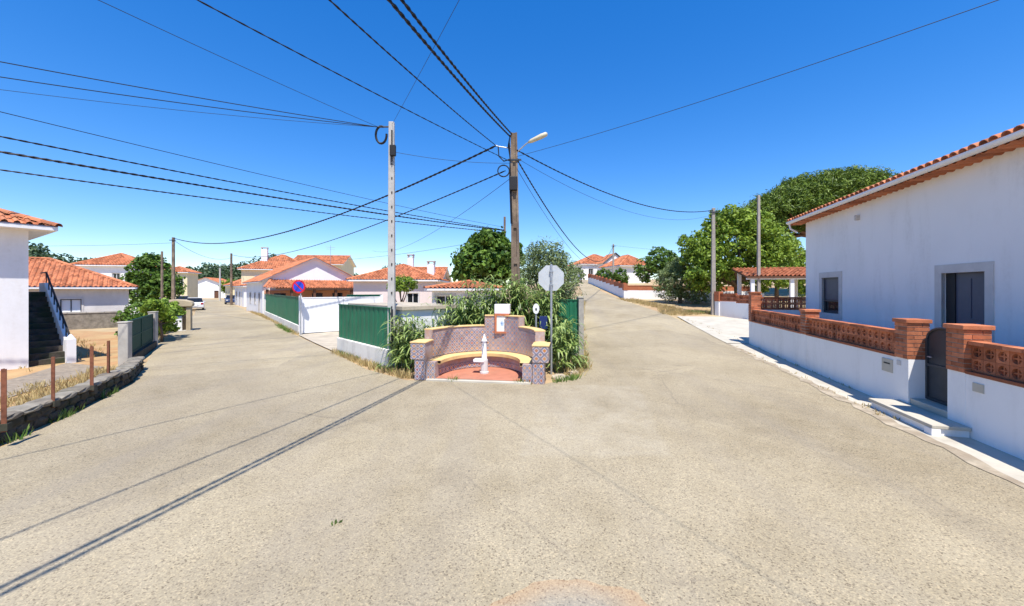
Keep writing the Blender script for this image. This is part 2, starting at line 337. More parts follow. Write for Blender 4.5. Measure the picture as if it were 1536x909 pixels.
def roof(parent, W, D, h, kind, pitch, o=.45, w=.24, c=.4, rm='terracotta', ridge='x', und='plaster_white'):
    """W along x, D along y, centred; returns ridge height"""
    tp = math.tan(R(pitch)); X, Y = W/2+o, D/2+o; m = MB(); cm = MB(); z0 = h-o*tp*.0
    if kind == 'hip':
        if W >= D: rz_ = z0+Y*tp; A, B = Vector((-(X-Y), 0, rz_)), Vector((X-Y, 0, rz_))
        else: rz_ = z0+X*tp; A, B = Vector((0, -(Y-X), rz_)), Vector((0, Y-X, rz_))
        c4 = [Vector((-X, -Y, z0)), Vector((X, -Y, z0)), Vector((X, Y, z0)), Vector((-X, Y, z0))]
        if W >= D: pl = [(c4[0], c4[1], A, B), (c4[1], c4[2], B, B), (c4[2], c4[3], B, A), (c4[3], c4[0], A, A)]; hp = [(c4[0], A), (c4[1], B), (c4[2], B), (c4[3], A)]
        else: pl = [(c4[0], c4[1], A, A), (c4[1], c4[2], A, B), (c4[2], c4[3], B, B), (c4[3], c4[0], B, A)]; hp = [(c4[0], A), (c4[1], A), (c4[2], B), (c4[3], B)]
        for p in pl: tile_plane(m, *p, w=w, c=c)
        for p in hp: caps(cm, *p)
        if (B-A).length > .3: caps(cm, A, B)
        dk = MB(); vs = c4+[A, B]
        dk.add(vs, [(0, 1, 5, 4), (1, 2, 5), (2, 3, 4, 5), (3, 0, 4)] if W >= D else [(0, 1, 4), (1, 2, 5, 4), (2, 3, 5), (3, 0, 4, 5)])
        dk.box(-X+.01, X-.01, -Y+.01, Y-.01, z0-.12, z0-.005)
    else:
        if ridge == 'x':
            rz_ = z0+Y*tp; A, B = Vector((-X, 0, rz_)), Vector((X, 0, rz_))
            tile_plane(m, (-X, -Y, z0), (X, -Y, z0), A, B, w, c); tile_plane(m, (X, Y, z0), (-X, Y, z0), B, A, w, c); caps(cm, A, B)
            dk = MB().prism([(-Y, z0-.1), (-Y, z0-.006), (0, rz_-.006), (Y, z0-.006), (Y, z0-.1), (0, rz_-.1)], 'x', -X+.01, X-.01)
        else:
            rz_ = z0+X*tp; A, B = Vector((0, -Y, rz_)), Vector((0, Y, rz_))
            tile_plane(m, (X, -Y, z0), (X, Y, z0), A, B, w, c); tile_plane(m, (-X, Y, z0), (-X, -Y, z0), B, A, w, c); caps(cm, A, B)
            for s in (-1, 1): caps(cm, (s*X, -Y, z0), (0, -Y, rz_), .09); caps(cm, (s*X, Y, z0), (0, Y, rz_), .09)
            dk = MB().prism([(-X, z0-.1), (-X, z0-.006), (0, rz_-.006), (X, z0-.006), (X, z0-.1), (0, rz_-.1)], 'y', -Y+.01, Y-.01)
    r = dk.build('roof', und, parent)
    m.build('roof_tiles', rm, r, kind='stuff'); cm.build('ridge_tiles', rm, r, kind='stuff')
    return rz_, r
def window(parent, x, z, w, h, y, side=1, fr='trim_grey', gl='glass_dark', proud=.03, fw=.1, depth=.12, kind='window', split=True):
    """opening centred at x, sill z, outer face at y looking towards -y*side"""
    f = MB(); a, b = x-w/2, x+w/2; y0, y1 = sorted((y-proud*side, y+.06*side))
    f.box(a-fw, a, y0, y1, z-fw, z+h+fw); f.box(b, b+fw, y0, y1, z-fw, z+h+fw)
    f.box(a, b, y0, y1, z+h, z+h+fw); f.box(a, b, y0, y1, z-fw, z)
    win = f.build(kind, fr, parent)
    g0, g1 = sorted((y+depth*side, y+(depth+.03)*side)); MB().box(a, b, g0, g1, z, z+h).build('pane', gl, win)
    if split:
        s0, s1 = sorted((y+(depth-.03)*side, y+(depth-.002)*side)); s = MB()
        s.box(x-.025, x+.025, s0, s1, z, z+h); s.box(a, a+.05, s0, s1, z, z+h); s.box(b-.05, b, s0, s1, z, z+h); s.box(a+.05, x-.025, s0, s1, z+h-.05, z+h); s.box(x+.025, b-.05, s0, s1, z+h-.05, z+h)
        s.build('sash', 'white_paint' if gl == 'glass_dark' else 'steel_dark', win)
    return win
def house(name, label, corner, d, W, D, h, kind='hip', pitch=24, o=.45, wm='plaster_white', ops=(), ridge='x', w=.24, c=.4, z=None, chim=(), und='plaster_white', base=.6):
    """corner = front-left corner, d = direction of the front wall; the front looks towards local -y"""
    n = math.hypot(*d); d = (d[0]/n, d[1]/n); p = (-d[1], d[0])
    cx, cy = corner[0]+d[0]*W/2+p[0]*D/2, corner[1]+d[1]*W/2+p[1]*D/2
    if z is None: z = H(cx, cy)
    t = thing(name, label, 'house', (cx, cy, z), math.atan2(d[1], d[0]))
    fl = []
    for side in range(4):
        L = W if side % 2 == 0 else D
        oo = [q for q in ops if q[0] == side]
        wm_ = wall_mesh(L, h-.001, .25, [(q[1]-q[3]/2, q[1]+q[3]/2, q[2], q[2]+q[4]) for q in oo], z0=-base)
        tr = [(lambda v: (v[0]-W/2, v[1]-D/2, v[2])), (lambda v: (W/2-v[1], v[0]-D/2, v[2])), (lambda v: (W/2-v[0], D/2-v[1], v[2])), (lambda v: (-W/2+v[1], D/2-v[0], v[2]))][side]
        if side % 2: # shorten the side walls so that corners butt
            wm_.v = [((min(max(v[0], .25), L-.25)), v[1], v[2]) for v in wm_.v]
        wm_.v = [tr(v) for v in wm_.v]
        wall = wm_.build('wall', wm, t)
        for q in oo:
            g = window(t, 0, q[2], q[3], q[4], 0, 1, gl=q[6] if len(q) > 6 else 'glass_dark', kind=q[5] if len(q) > 5 else 'window', split=not (len(q) > 5 and q[5] == 'door'))
            xx = q[1]; pt = tr((xx, 0, 0)); g.location = (pt[0], pt[1], 0); g.rotation_euler = (0, 0, R(90*side))
    if kind == 'gable':
        tp = math.tan(R(pitch))
        if ridge == 'x':
            for s in (-1, 1): MB().prism([(-D/2, h), (D/2, h), (D/2, h+o*tp-.1), (0, h+(D/2+o)*tp-.1), (-D/2, h+o*tp-.1)], 'x', *sorted((s*W/2, s*(W/2-.25)))).build('gable', wm, t)
        else:
            for s in (-1, 1): MB().prism([(-W/2, h), (W/2, h), (W/2, h+o*tp-.1), (0, h+(W/2+o)*tp-.1), (-W/2, h+o*tp-.1)], 'y', *sorted((s*D/2, s*(D/2-.25)))).build('gable', wm, t)
    rzz, r = roof(t, W, D, h, kind, pitch, o, w, c, ridge=ridge, und=und)
    for (x, y, zt, s) in chim:
        cm = MB(); cm.box(x-s/2, x+s/2, y-s/2, y+s/2, h, zt); ch = cm.build('chimney', 'plaster_white', r)
        k = MB(); k.box(x-s/2-.06, x+s/2+.06, y-s/2-.06, y+s/2+.06, zt+.22, zt+.30)
        for sx in (-1, 1):
            for sy in (-1, 1): k.box(x+sx*s/2-.05-.03*sx, x+sx*s/2+.05-.03*sx, y+sy*s/2-.05-.03*sy, y+sy*s/2+.05-.03*sy, zt, zt+.22)
        k.build('chimney_cap', 'trim_grey', r)
    return t

# ------------------------------------------------------------------ foliage
def leaf_mesh(name, C, size, aspect, m, nrm=None, droop=0.):
    """one folded rhombus per centre; C (n,3) array, nrm preferred outward direction"""
    n = len(C); d = rng.normal(size=(n, 3)); 
    if nrm is not None: d = d*.8+nrm
    d /= np.linalg.norm(d, axis=1)[:, None]
    t = np.cross(d, rng.normal(size=(n, 3))); t /= np.linalg.norm(t, axis=1)[:, None]+1e-9
    t[:, 2] -= droop; t /= np.linalg.norm(t, axis=1)[:, None]; b = np.cross(d, t)
    s = (size*rng.uniform(.65, 1.3, n))[:, None]
    v = np.empty((n, 4, 3)); v[:, 0] = C-t*s*.5; v[:, 1] = C+b*s*aspect*.5+d*s*.08; v[:, 2] = C+t*s*.5; v[:, 3] = C-b*s*aspect*.5+d*s*.08
    return quads(name, v.reshape(-1, 3), m)
def quads(name, v, m):
    n = len(v)//4; me = bpy.data.meshes.new(name)
    me.vertices.add(4*n); me.vertices.foreach_set('co', np.ascontiguousarray(v, dtype=np.float32).ravel())
    me.loops.add(4*n); me.loops.foreach_set('vertex_index', np.arange(4*n, dtype=np.int32))
    me.polygons.add(n); me.polygons.foreach_set('loop_start', np.arange(0, 4*n, 4, dtype=np.int32)); me.polygons.foreach_set('loop_total', np.full(n, 4, dtype=np.int32))
    me.update(calc_edges=True); me.materials.append(MATS[m]); return me
def in_blobs(blobs, n, shell=.55):
    vol = np.array([b[3]*b[4]*b[5] for b in blobs])**(2/3.); k = rng.choice(len(blobs), n, p=vol/vol.sum())
    B = np.array(blobs)[k]; d = rng.normal(size=(n, 3)); d /= np.linalg.norm(d, axis=1)[:, None]
    r = rng.uniform(shell**3, 1, n)**(1/3.); return B[:, :3]+d*B[:, 3:]*r[:, None], d
def crown(name, blobs, nclump, per, rc, size, aspect, m, parent, shell=.6, droop=0.):
    cc, cn = in_blobs(blobs, nclump, shell); k = np.repeat(np.arange(nclump), per)
    g = rng.normal(size=(len(k), 3)); g /= np.linalg.norm(g, axis=1)[:, None]; rr = rc*rng.uniform(.6, 1.4, nclump)[k]
    C = cc[k]+g*(rr*rng.uniform(.35, 1., len(k)))[:, None]*np.array([1, 1, .75])
    put(name, leaf_mesh(name, C, size, aspect, m, g*.7+cn[k]*.3+np.array([0, 0, .35]), droop), parent)
    return cc
def tree(name, label, loc, trunk, blobs, nclump, per, rc, size, aspect, m, bark='bark', cat='tree', group=None, limbs=10, shell=.6, droop=0.):
    t = thing(name, label, cat, loc, 0, group)
    cc = crown('crown', blobs, nclump, per, rc, size, aspect, m, t, shell, droop)
    tm = MB(); path, r0, r1 = trunk; n = len(path); tm.tube(path, [r0+(r1-r0)*i/(n-1) for i in range(n)], 8)
    top = Vector(path[-1]); mid = Vector(path[max(0, n-2)])
    for i in range(limbs):
        c = Vector(cc[i*len(cc)//max(1, limbs)]); s = mid.lerp(top, random.uniform(.2, 1)); k = s.lerp(c, .5)+Vector((0, 0, -.08*(c-s).length))
        tm.tube([s, k, c], [r1*.75, r1*.45, .02], 6)
    tm.build('trunk', bark, t, True); return t
def reed(name, label, loc, spots, hmin, hmax, group, leafscale=1.):
    t = thing(name, label, 'reed', loc, 0, group); sm = MB(); V = []
    for (x, y) in spots:
        h = random.uniform(hmin, hmax); lx, ly = random.uniform(-.12, .12)*h, random.uniform(-.12, .12)*h
        z0 = H(loc[0]+x, loc[1]+y)-loc[2]
        pt = lambda f: Vector((x+lx*f*f, y+ly*f*f, z0+h*f))
        sm.tube([pt(0), pt(.5), pt(1)], [.014, .012, .005], 5, False)
        nl = int(h*9)
        for k in range(nl):
            f = .12+.88*(k+random.random())/nl; b = pt(min(f, 1)); a = random.uniform(0, 2*math.pi) ; L = random.uniform(.4, .72)*leafscale*(1.1-.4*f); wd = random.uniform(.045, .075)*leafscale
            d = Vector((math.cos(a), math.sin(a), 0)); s = Vector((-d.y, d.x, 0))
            up = random.uniform(.35, 1.)
            p1 = b+d*L*.4+Vector((0, 0, L*.38*up)); p2 = b+d*L*.8+Vector((0, 0, L*.22*up)); p3 = b+d*L*1.05+Vector((0, 0, -L*.25*random.random()))
            for (q0, q1, w0, w1) in ((b, p1, .4, 1), (p1, p2, 1, .75), (p2, p3, .75, .05)):
                V += [q0-s*wd*w0*.5, q0+s*wd*w0*.5, q1+s*wd*w1*.5, q1-s*wd*w1*.5]
    put('foliage', quads('foliage', np.array([tuple(v) for v in V]), 'leaf_reed'), t); sm.build('stems', 'leaf_reed', t); return t
def tufts(name, label, cat, pts, per, h, m, spread=.12, kind='stuff', zf=None):
    V = []
    for (x, y) in pts:
        z = (zf or H)(x, y)
        for k in range(per):
            a = random.uniform(0, 6.283); r = random.uniform(0, spread); bx, by = x+math.cos(a)*r, y+math.sin(a)*r
            hh = h*random.uniform(.4, 1.2); l = hh*random.uniform(.1, .7); w_ = .006+.012*random.random(); a2 = random.uniform(0, 6.283)
            s = (math.cos(a2)*w_, math.sin(a2)*w_); tx, ty = bx+math.cos(a)*l, by+math.sin(a)*l
            V += [(bx-s[0], by-s[1], z), (bx+s[0], by+s[1], z), (tx+s[0]*.3, ty+s[1]*.3, z+hh), (tx-s[0]*.3, ty-s[1]*.3, z+hh*.97)]
    return put(name, quads(name, np.array(V), m), None, label=label, cat=cat, kind=kind)
def along(P, n, j=.3):
    """n random points scattered along a polyline"""
    P = [Vector((*p, 0)) for p in P]; L = [(P[i+1]-P[i]).length for i in range(len(P)-1)]; out = []
    for k in range(n):
        s = random.uniform(0, sum(L)); i = 0
        while i < len(L)-1 and s > L[i]: s -= L[i]; i += 1
        q = P[i].lerp(P[i+1], s/L[i]); out.append((q.x+random.uniform(-j, j), q.y+random.uniform(-j, j)))
    return out

# ================================================================== THE SETTING
def axis(a, b, step, far): 
    fine = np.arange(a, b+.01, step); out = list(fine); s = step; v = b
    while v < far: s *= 1.35; v += s; out.append(v)
    s = step; v = a; pre = []
    while v > -far: s *= 1.35; v -= s; pre.append(v)
    return pre[::-1]+out
ax, ay = axis(-40, 40, 1., 2500), axis(-12, 100, 1., 2500)
g = MB(); g.v = [(x, y, H(x, y)) for y in ay for x in ax]; nx = len(ax)
g.f = [(j*nx+i, j*nx+i+1, (j+1)*nx+i+1, (j+1)*nx+i) for j in range(len(ay)-1) for i in range(nx-1)]
g.build('ground', 'earth', smooth=True, kind='structure')

# asphalt: the flat junction with the left-hand road, and the right-hand road climbing away
LL = [(-6.2, -25), (-6.3, -6), (-6.6, 0), (-7.2, 3), (-8.0, 6.2), (-8.7, 7.9), (-9.9, 10.3), (-11.5, 12.3), (-15.0, 16.6), (-19.6, 22.6), (-31, 38.5), (-45.5, 57), (-66, 80), (-88, 100), (-102, 108)]
LR = [(-100, 113), (-84, 105), (-66, 90), (-42, 60), (-29.2, 43.7), (-23.9, 37.2), (-14.1, 25.2), (-11.9, 21.6), (-6.9, 15.3), (-4.5, 12.2), (-2.9, 10.75), (.9, 10.35), (1.95, 11.2)]
RL = [(1.95, 11.2), (2.3, 13), (3.1, 18), (4.0, 23), (5.0, 28), (6.9, 38), (8.3, 47), (9.7, 57), (11.0, 75), (11.5, 95)]
RR = [(8.05, 11.2), (8.5, 13), (9.6, 17.5), (10.5, 23), (10.95, 28), (10.4, 38), (10.6, 47), (11.6, 57), (14, 75), (15, 95)]
def fill_poly(poly, z=0.):
    import bmesh
    bm = bmesh.new(); vs = [bm.verts.new((x, y, z)) for x, y in poly]; es = [bm.edges.new((vs[i], vs[(i+1) % len(vs)])) for i in range(len(vs))]
    bmesh.ops.triangle_fill(bm, edges=es, use_beauty=True, normal=(0, 0, 1)); bm.verts.index_update()
    m = MB(); m.v = [tuple(v.co) for v in bm.verts]; m.f = [tuple(v.index for v in f.verts) if f.normal.z >= 0 else tuple(v.index for v in f.verts)[::-1] for f in bm.faces]; bm.free(); return m
rd = fill_poly(LL+LR+[(8.05, 11.2), (6.75, 6.2), (5.1, 0), (3.5, -6), (-1.4, -25)], .03)
def strip(m, A, B, dz, sub=6, step=2.):
    def dens(P):
        out = []
        for i in range(len(P)-1):
            n = 4
            out += [(P[i][0]+(P[i+1][0]-P[i][0])*k/n, P[i][1]+(P[i+1][1]-P[i][1])*k/n) for k in range(n)]
        return out+[P[-1]]
    A, B = dens(A), dens(B); vs = []
    for a, b in zip(A, B):
        for k in range(sub+1):
            x, y = a[0]+(b[0]-a[0])*k/sub, a[1]+(b[1]-a[1])*k/sub; vs.append((x, y, H(x, y)+dz))
    n = sub+1; m.add(vs, [(i*n+k, i*n+k+1, (i+1)*n+k+1, (i+1)*n+k) for i in range(len(A)-1) for k in range(sub)])
strip(rd, RL, RR, .03)
rd.build('road', 'asphalt', kind='structure')
# pale concrete strip between asphalt and the right-hand wall, and the driveway beyond it
def wx(y): return 5.867+.266*y                      # road face of the right-hand boundary wall
_inner = [(6.75-1.65*(6.2-y)/6.2, y) if y < 6.2 else (6.75+1.3*(y-6.2)/5, y) for y in (-6, -2, 2, 6.2, 9, 11.2)]+[(8.5, 13), (9.55, 17.5)]
_ys = np.linspace(-6, 17.5, 60); _iy = [p[1] for p in _inner]; _ix = [p[0] for p in _inner]
sw = MB(); strip(sw, [(float(np.interp(y, _iy, _ix))+random.uniform(-.05, .03), y) for y in _ys], [(wx(y)+.05, y) for y in _ys], .0345, 3)
sd_ = MB(); strip(sd_, [(float(np.interp(y, _iy, _ix))-random.uniform(.02, .2), y) for y in np.linspace(-6, 17.5, 90)], [(float(np.interp(y, _iy, _ix))+.04+random.uniform(0, .14), y) for y in np.linspace(-6, 17.5, 90)], .0385, 2)
sd_.build('sand_seam', 'gutter_sand', kind='structure')
sw.build('pavement', 'concrete_pale', kind='structure')
dv = MB(); strip(dv, [(9.57, 17.55), (10.5, 23), (11.2, 26.8)], [(17.5, 16.6), (18, 21), (14.2, 26.6)], .05, 8)
dv.build('driveway', 'concrete_pale', kind='structure')
ap = MB(); strip(ap, [(-11.6, 21.4), (-9.2, 18.3), (-6.8, 15.3)], [(-8.4, 25), (-6.0, 21.5), (-5.2, 18)], .05, 4)
ap.build('gateway_apron', 'concrete_sand', kind='structure')
yd = MB(); strip(yd, [(-8.6, 5.2), (-9.1, 7.6), (-10.6, 10.4), (-12.4, 12.4), (-20.5, 22.6)], [(-14, 1), (-22, 5), (-32, 12), (-36, 18), (-38, 26)], .012, 10)
yd.build('dry_yard', 'yard_earth', kind='structure')
pt_ = MB(); strip(pt_, [(-10.2, 4.2), (-11.2, 8.2), (-12.2, 10.9), (-13.0, 12.6)], [(-11.9, 3.6), (-12.9, 8.6), (-14.0, 11.4), (-15.0, 13.3)], .03, 4)
pt_.build('path', 'gravel_path', kind='structure')
# wooded hills far off on the left
hl = MB(); HN = 60; prof = []
for i in range(HN+1):
    a = -75+i*60/HN; d = 300+20*math.sin(i*.7)
    prof.append((math.sin(R(a))*d, math.cos(R(a))*d, 14+4*math.sin(i*.33)+2*math.sin(i*.9)))
for (x, y, z) in prof: 
    for k, f in ((.72, -1), (.85, z*.45), (1., z), (1.25, -1)): hl.v.append((x*k, y*k, f))
hl.f = [(i*4+k, (i+1)*4+k, (i+1)*4+k+1, i*4+k+1) for i in range(HN) for k in range(3)]
hl.build('hills', 'hill_earth', smooth=True, kind='structure')
hc = []
for i in range(1500):
    j = random.uniform(0, HN-1); a = prof[int(j)]; f = random.uniform(.74, 1.02); z = np.interp(f, [.72, .85, 1.], [-1, a[2]*.45, a[2]])
    b = prof[int(j)+1]; t = j-int(j); hc.append((a[0]*f*(1-t)+b[0]*f*t, a[1]*f*(1-t)+b[1]*f*t, z+random.uniform(1, 3), 3.2, 3.2, 2.6))
C, Dn = in_blobs(hc, 45000, .7)
put('woodland', leaf_mesh('woodland', C, 1.3, .8, 'leaf_far', Dn+np.array([0, 0, .3])), None, label='dark wooded ridge on the far left horizon', cat='woodland', kind='stuff')

# ================================================================== RIGHT SIDE: boundary wall, gate, white house
WD = (.257, .9664); A0 = (wx(1.0), 1.0); WRZ = math.atan2(WD[1], WD[0])
def S(d): return (d-1.0)/WD[1]                      # distance along the wall for a depth
def block_mesh():
    m = MB(); a = .107; n = 12; hd = .05
    sq = []
    for k in range(n):
        th = 2*math.pi*(k+.5)/n; c, s = math.cos(th), math.sin(th); q = a/max(abs(c), abs(s)); sq.append((c*q, s*q))
    inn = [(math.cos(2*math.pi*(k+.5)/n)*.078, math.sin(2*math.pi*(k+.5)/n)*.078) for k in range(n)]
    for y in (-hd, hd):
        m.add([(x, y, z) for x, z in sq]+[(x, y, z) for x, z in inn], [(k, (k+1) % n, n+(k+1) % n, n+k) if y < 0 else (n+k, n+(k+1) % n, (k+1) % n, k) for k in range(n)])
    m.add([(x, -hd, z) for x, z in inn]+[(x, hd, z) for x, z in inn], [(k, (k+1) % n, n+(k+1) % n, n+k) for k in range(n)])
    m.add([(x, -hd, z) for x, z in sq]+[(x, hd, z) for x, z in sq], [(n+k, n+(k+1) % n, (k+1) % n, k) for k in range(n)])
    m.box(-.012, .012, -.03, .03, -.078, .078); m.box(-.078, -.012, -.029, .029, -.012, .012); m.box(.012, .078, -.029, .029, -.012, .012)
    return m.mesh('breeze_block', 'brick_clay')
BLOCK = block_mesh()
BRICK = MB().box(-.125, .125, -.055, .055, -.034, .034).mesh('brick', 'brick_clay')
def lattice(parent, s0, s1, zb, y=-.125):
    """low course, two rows of pierced blocks, capping"""
    MB().box(s0, s1, y-.085, y+.135, zb, zb+.05).build('brick_course', 'brick_clay', parent)
    n = max(1, int((s1-s0)/.218)); p = (s1-s0)/n
    for k in range(n):
        for r in range(2): put('breeze_block', BLOCK, parent, (s0+(k+.5)*p, y, zb+.052+.108+r*.218))
    nc = max(1, round((s1-s0)/.3)); q = (s1-s0)/nc
    cm = MB().box(-q/2+.003, q/2-.003, -.1, .1, 0, .06).mesh('cap_brick', 'brick_clay')
    for k in range(nc): put('cap_brick', cm, parent, (s0+(k+.5)*q, y, zb+.49+random.uniform(-.003, .003)))
def pillar(parent, sc_, zb, zt, wdt=.37, y=-.16, detail=True):
    MB().box(sc_-wdt/2+.012, sc_+wdt/2-.012, y-wdt/2+.012, y+wdt/2-.012, zb, zt).build('pillar_core', 'mortar', parent)
    n = int((zt-zb)/.08); ch = (zt-zb)/n; e = wdt/2-.055; f = wdt/2-.125
    for k in range(n):
        z = zb+(k+.5)*ch; s = 1 if k % 2 else -1
        for (dx, dy, r) in ((s*f, -e, 0), (-s*f, e, 0), (e, s*f, 90), (-e, -s*f, 90)):
            put('brick', BRICK, parent, (sc_+dx, y+dy, z), R(r))
    MB().box(sc_-wdt/2-.03, sc_+wdt/2+.03, y-wdt/2-.03, y+wdt/2+.03, zt, zt+.075).build('pillar_cap', 'brick_clay', parent, bevel=.008)
bw = thing('boundary_wall', 'long white garden wall topped with pierced red brick and brick pillars', 'wall', (A0[0], A0[1], 0), WRZ)
WB = 1.08; P4, P3, P2_, PC = S(6.82), S(8.12), S(12.4), S(17.35)
G0, G1 = P4+.185, P3-.185
for a, b in ((-6., G0), (G1, PC+.19)):
    MB().box(a, b, -.25, 0, -.3, WB).build('wall_base', 'plaster_clean', bw)
for p, zt in ((S(2.6), 1.82), (P4, 1.82), (P3, 1.82), (P2_, 1.80), (PC, 2.32)):
    MB().box(p-.187, p+.187, -.36, .004, -.3, WB+.01).build('pillar_base', 'plaster_clean', bw)
    pillar(bw, p, WB+.01, zt)
for a, b in ((-4., S(2.6)-.187), (S(2.6)+.187, P4-.187), (P3+.187, P2_-.187), (P2_+.187, PC-.187)): lattice(bw, a, b, WB+.002)
# side wall running to the house from the far corner pillar
MB().box(PC-.1, PC+.1, -7.5, -.37, -.3, 1.62).build('wall_base', 'plaster_clean', bw)
sl = put('side_lattice', MB().box(PC-.11, PC+.11, -7.5, -.37, 1.622, 1.67).mesh('side_lattice', 'brick_clay'), bw)
for k in range(27):
    for r in range(2): put('breeze_block', BLOCK, bw, (PC, -.5-k*.22, 1.78+r*.218), R(90))
MB().box(PC-.1, PC+.1, -7.5, -.37, 2.11, 2.17).build('cap_brick', 'brick_clay', bw)
# letter box plate, meter plate
lb = put('letter_box', MB().box(-.17, .17, -.03, .018, -.14, .14).mesh('letter_box', 'concrete_pale'), bw, (S(8.55), 0, .86)); MB().box(-.1, .1, .012, .022, .03, .06).build('slot', 'black_matt', lb)
put('meter_plate', MB().box(-.06, .06, -.02, .01, -.05, .05).mesh('meter_plate', 'trim_grey'), bw, (S(8.2), .004, .98)); put('meter_plate', MB().box(-.1, .1, -.02, .01, -.07, .07).mesh('meter_plate', 'concrete_pale'), bw, (S(6.4), .004, .9))
# arched metal gate and steps
gt = thing('garden_gate', 'dark grey arched metal garden gate between two brick pillars', 'gate', (A0[0]+WD[0]*G0+.30*WD[1], A0[1]+WD[1]*G0-.30*WD[0], .33), WRZ)
gw = G1-G0-.01; arch = [(.005, 0), (gw, 0), (gw, 1.2)]+[(gw/2+gw/2*math.cos(th), 1.2+.26*math.sin(th)) for th in np.linspace(.15, math.pi-.15, 12)]+[(.005, 1.2)]
MB().prism(arch, 'y', -.02, .005).build('panel', 'steel_dark', gt)
fm = MB(); fm.box(.005, .05, .006, .035, 0, 1.2); fm.box(gw-.045, gw, .006, .035, 0, 1.2); fm.box(.05, gw-.045, .006, .034, 0, .05); fm.box(.05, gw-.045, .006, .034, .66, .71); fm.tube([(gw/2+(gw/2-.025)*math.cos(th), .02, 1.2+.24*math.sin(th)) for th in np.linspace(0, math.pi, 12)], .022, 6); fm.build('gate_frame', 'steel_dark', gt)
MB().tube([(gw-.12, .03, .85), (gw-.12, .07, .85), (gw-.22, .07, .85)], .012, 6).build('handle', 'galvanised', gt)
st = thing('doorstep', 'pale concrete steps below the arched garden gate', 'steps', (A0[0], A0[1], 0), WRZ)
MB().box(G0+.01, G1-.01, -.42, -.02, 0, .32).build('upper_step', 'concrete_pale', st, bevel=.01)
MB().box(P4-.28, P3+.05, .012, .50, .03, .15).build('riser', 'plaster_clean', st); MB().box(P4-.32, P3+.08, .010, .54, .152, .21).build('lower_step', 'concrete_pale', st, bevel=.008)
MB().box(P4-.32, P4-.15, .42, .545, .03, .15).build('step_end', 'plaster_white', st)

# white house behind the wall
HC = 7.73; hz0 = -7.; HA = (HC+.266*hz0, hz0)
rh = thing('white_house', 'large white house behind the brick-topped wall, at the right edge', 'house', (HA[0], HA[1], 0), WRZ)
def HS(d): return (d-hz0)/WD[1]
HL, HD, HH = HS(16.15), 8.5, 5.27
wn = (HS(14.3), 1.64, 1.17, 1.29); dr = (HS(8.83), .75, 1.15, 2.13)
def hw(L, h, ops): return wall_mesh(L, h, .3, [(o[0]-o[2]/2, o[0]+o[2]/2, o[1], o[1]+o[3]) for o in ops], z0=-.3)
fw = hw(HL, HH, [wn, dr]); fw.v = [(v[0], -v[1], v[2]) for v in fw.v]; fw.f = [f[::-1] for f in fw.f]; fw.build('wall', 'plaster_clean', rh)
MB().box(HL-.3, HL, -HD, -.3, -.3, HH).build('wall', 'plaster_clean', rh); MB().box(0, .3, -HD, -.3, -.3, HH).build('wall', 'plaster_clean', rh); MB().box(.3, HL-.3, -HD, -HD+.3, -.3, HH).build('wall', 'plaster_clean', rh)
wwin = window(rh, wn[0], wn[1], wn[2], wn[3], 0, -1, fr='trim_grey', gl='glass_dark', proud=.02, fw=.2, depth=.09, split=False)
s = MB(); x0, x1 = wn[0]-wn[2]/2, wn[0]+wn[2]/2; zb, zt = wn[1], wn[1]+wn[3]
for a, b, c, d in ((x0, x0+.07, zb, zt), (x1-.07, x1, zb, zt), (x0+.07, x1-.07, zt-.07, zt), (x0+.07, x1-.07, zb, zb+.07), (x0+.07, x1-.07, zb+.42, zb+.47)): s.box(a, b, -.089, -.05, c, d)
s.build('sash', 'steel_dark', wwin); MB().box(x0+.07, x1-.07, -.088, -.075, zb+.48, zt-.07).build('shutter', 'door_blue', wwin)
for k in range(16): MB().box(x0+.075, x1-.075, -.0745, -.066, zb+.49+k*.0455, zb+.525+k*.0455).build('shutter_slat', 'door_blue', wwin)
dfr = window(rh, dr[0], dr[1], dr[2], dr[3], 0, -1, fr='trim_grey', gl='door_blue', proud=.02, fw=.2, depth=.1, kind='door', split=False)
MB().box(dr[0]+.32, dr[0]+dr[2]/2, -.099, -.075, dr[1], dr[1]+dr[3]).build('door_jamb', 'black_matt', dfr)
for a, b, c, d in ((dr[0]-.5, dr[0]-.06, .12, .95), (dr[0]-.5, dr[0]-.06, 1.08, 2.02)):
    f_ = MB(); f_.box(a, b, -.0995, -.088, dr[1]+c, dr[1]+c+.03); f_.box(a, b, -.0995, -.088, dr[1]+d-.03, dr[1]+d); f_.box(a, a+.03, -.0995, -.088, dr[1]+c+.03, dr[1]+d-.03); f_.box(b-.03, b, -.0995, -.088, dr[1]+c+.03, dr[1]+d-.03); f_.build('door_moulding', 'door_blue', dfr)
MB().tube([(dr[0]-.42, -.1, dr[1]+1.0), (dr[0]-.42, -.03, dr[1]+1.0), (dr[0]-.32, -.03, dr[1]+1.0)], .012, 6).build('handle', 'galvanised', dfr)
put('wall_lamp', MB().box(-.05, .05, 0, .12, -.09, .07).mesh('wall_lamp', 'trim_grey'), rh, (HS(12.6), 0, 4.8), bevel=.015)
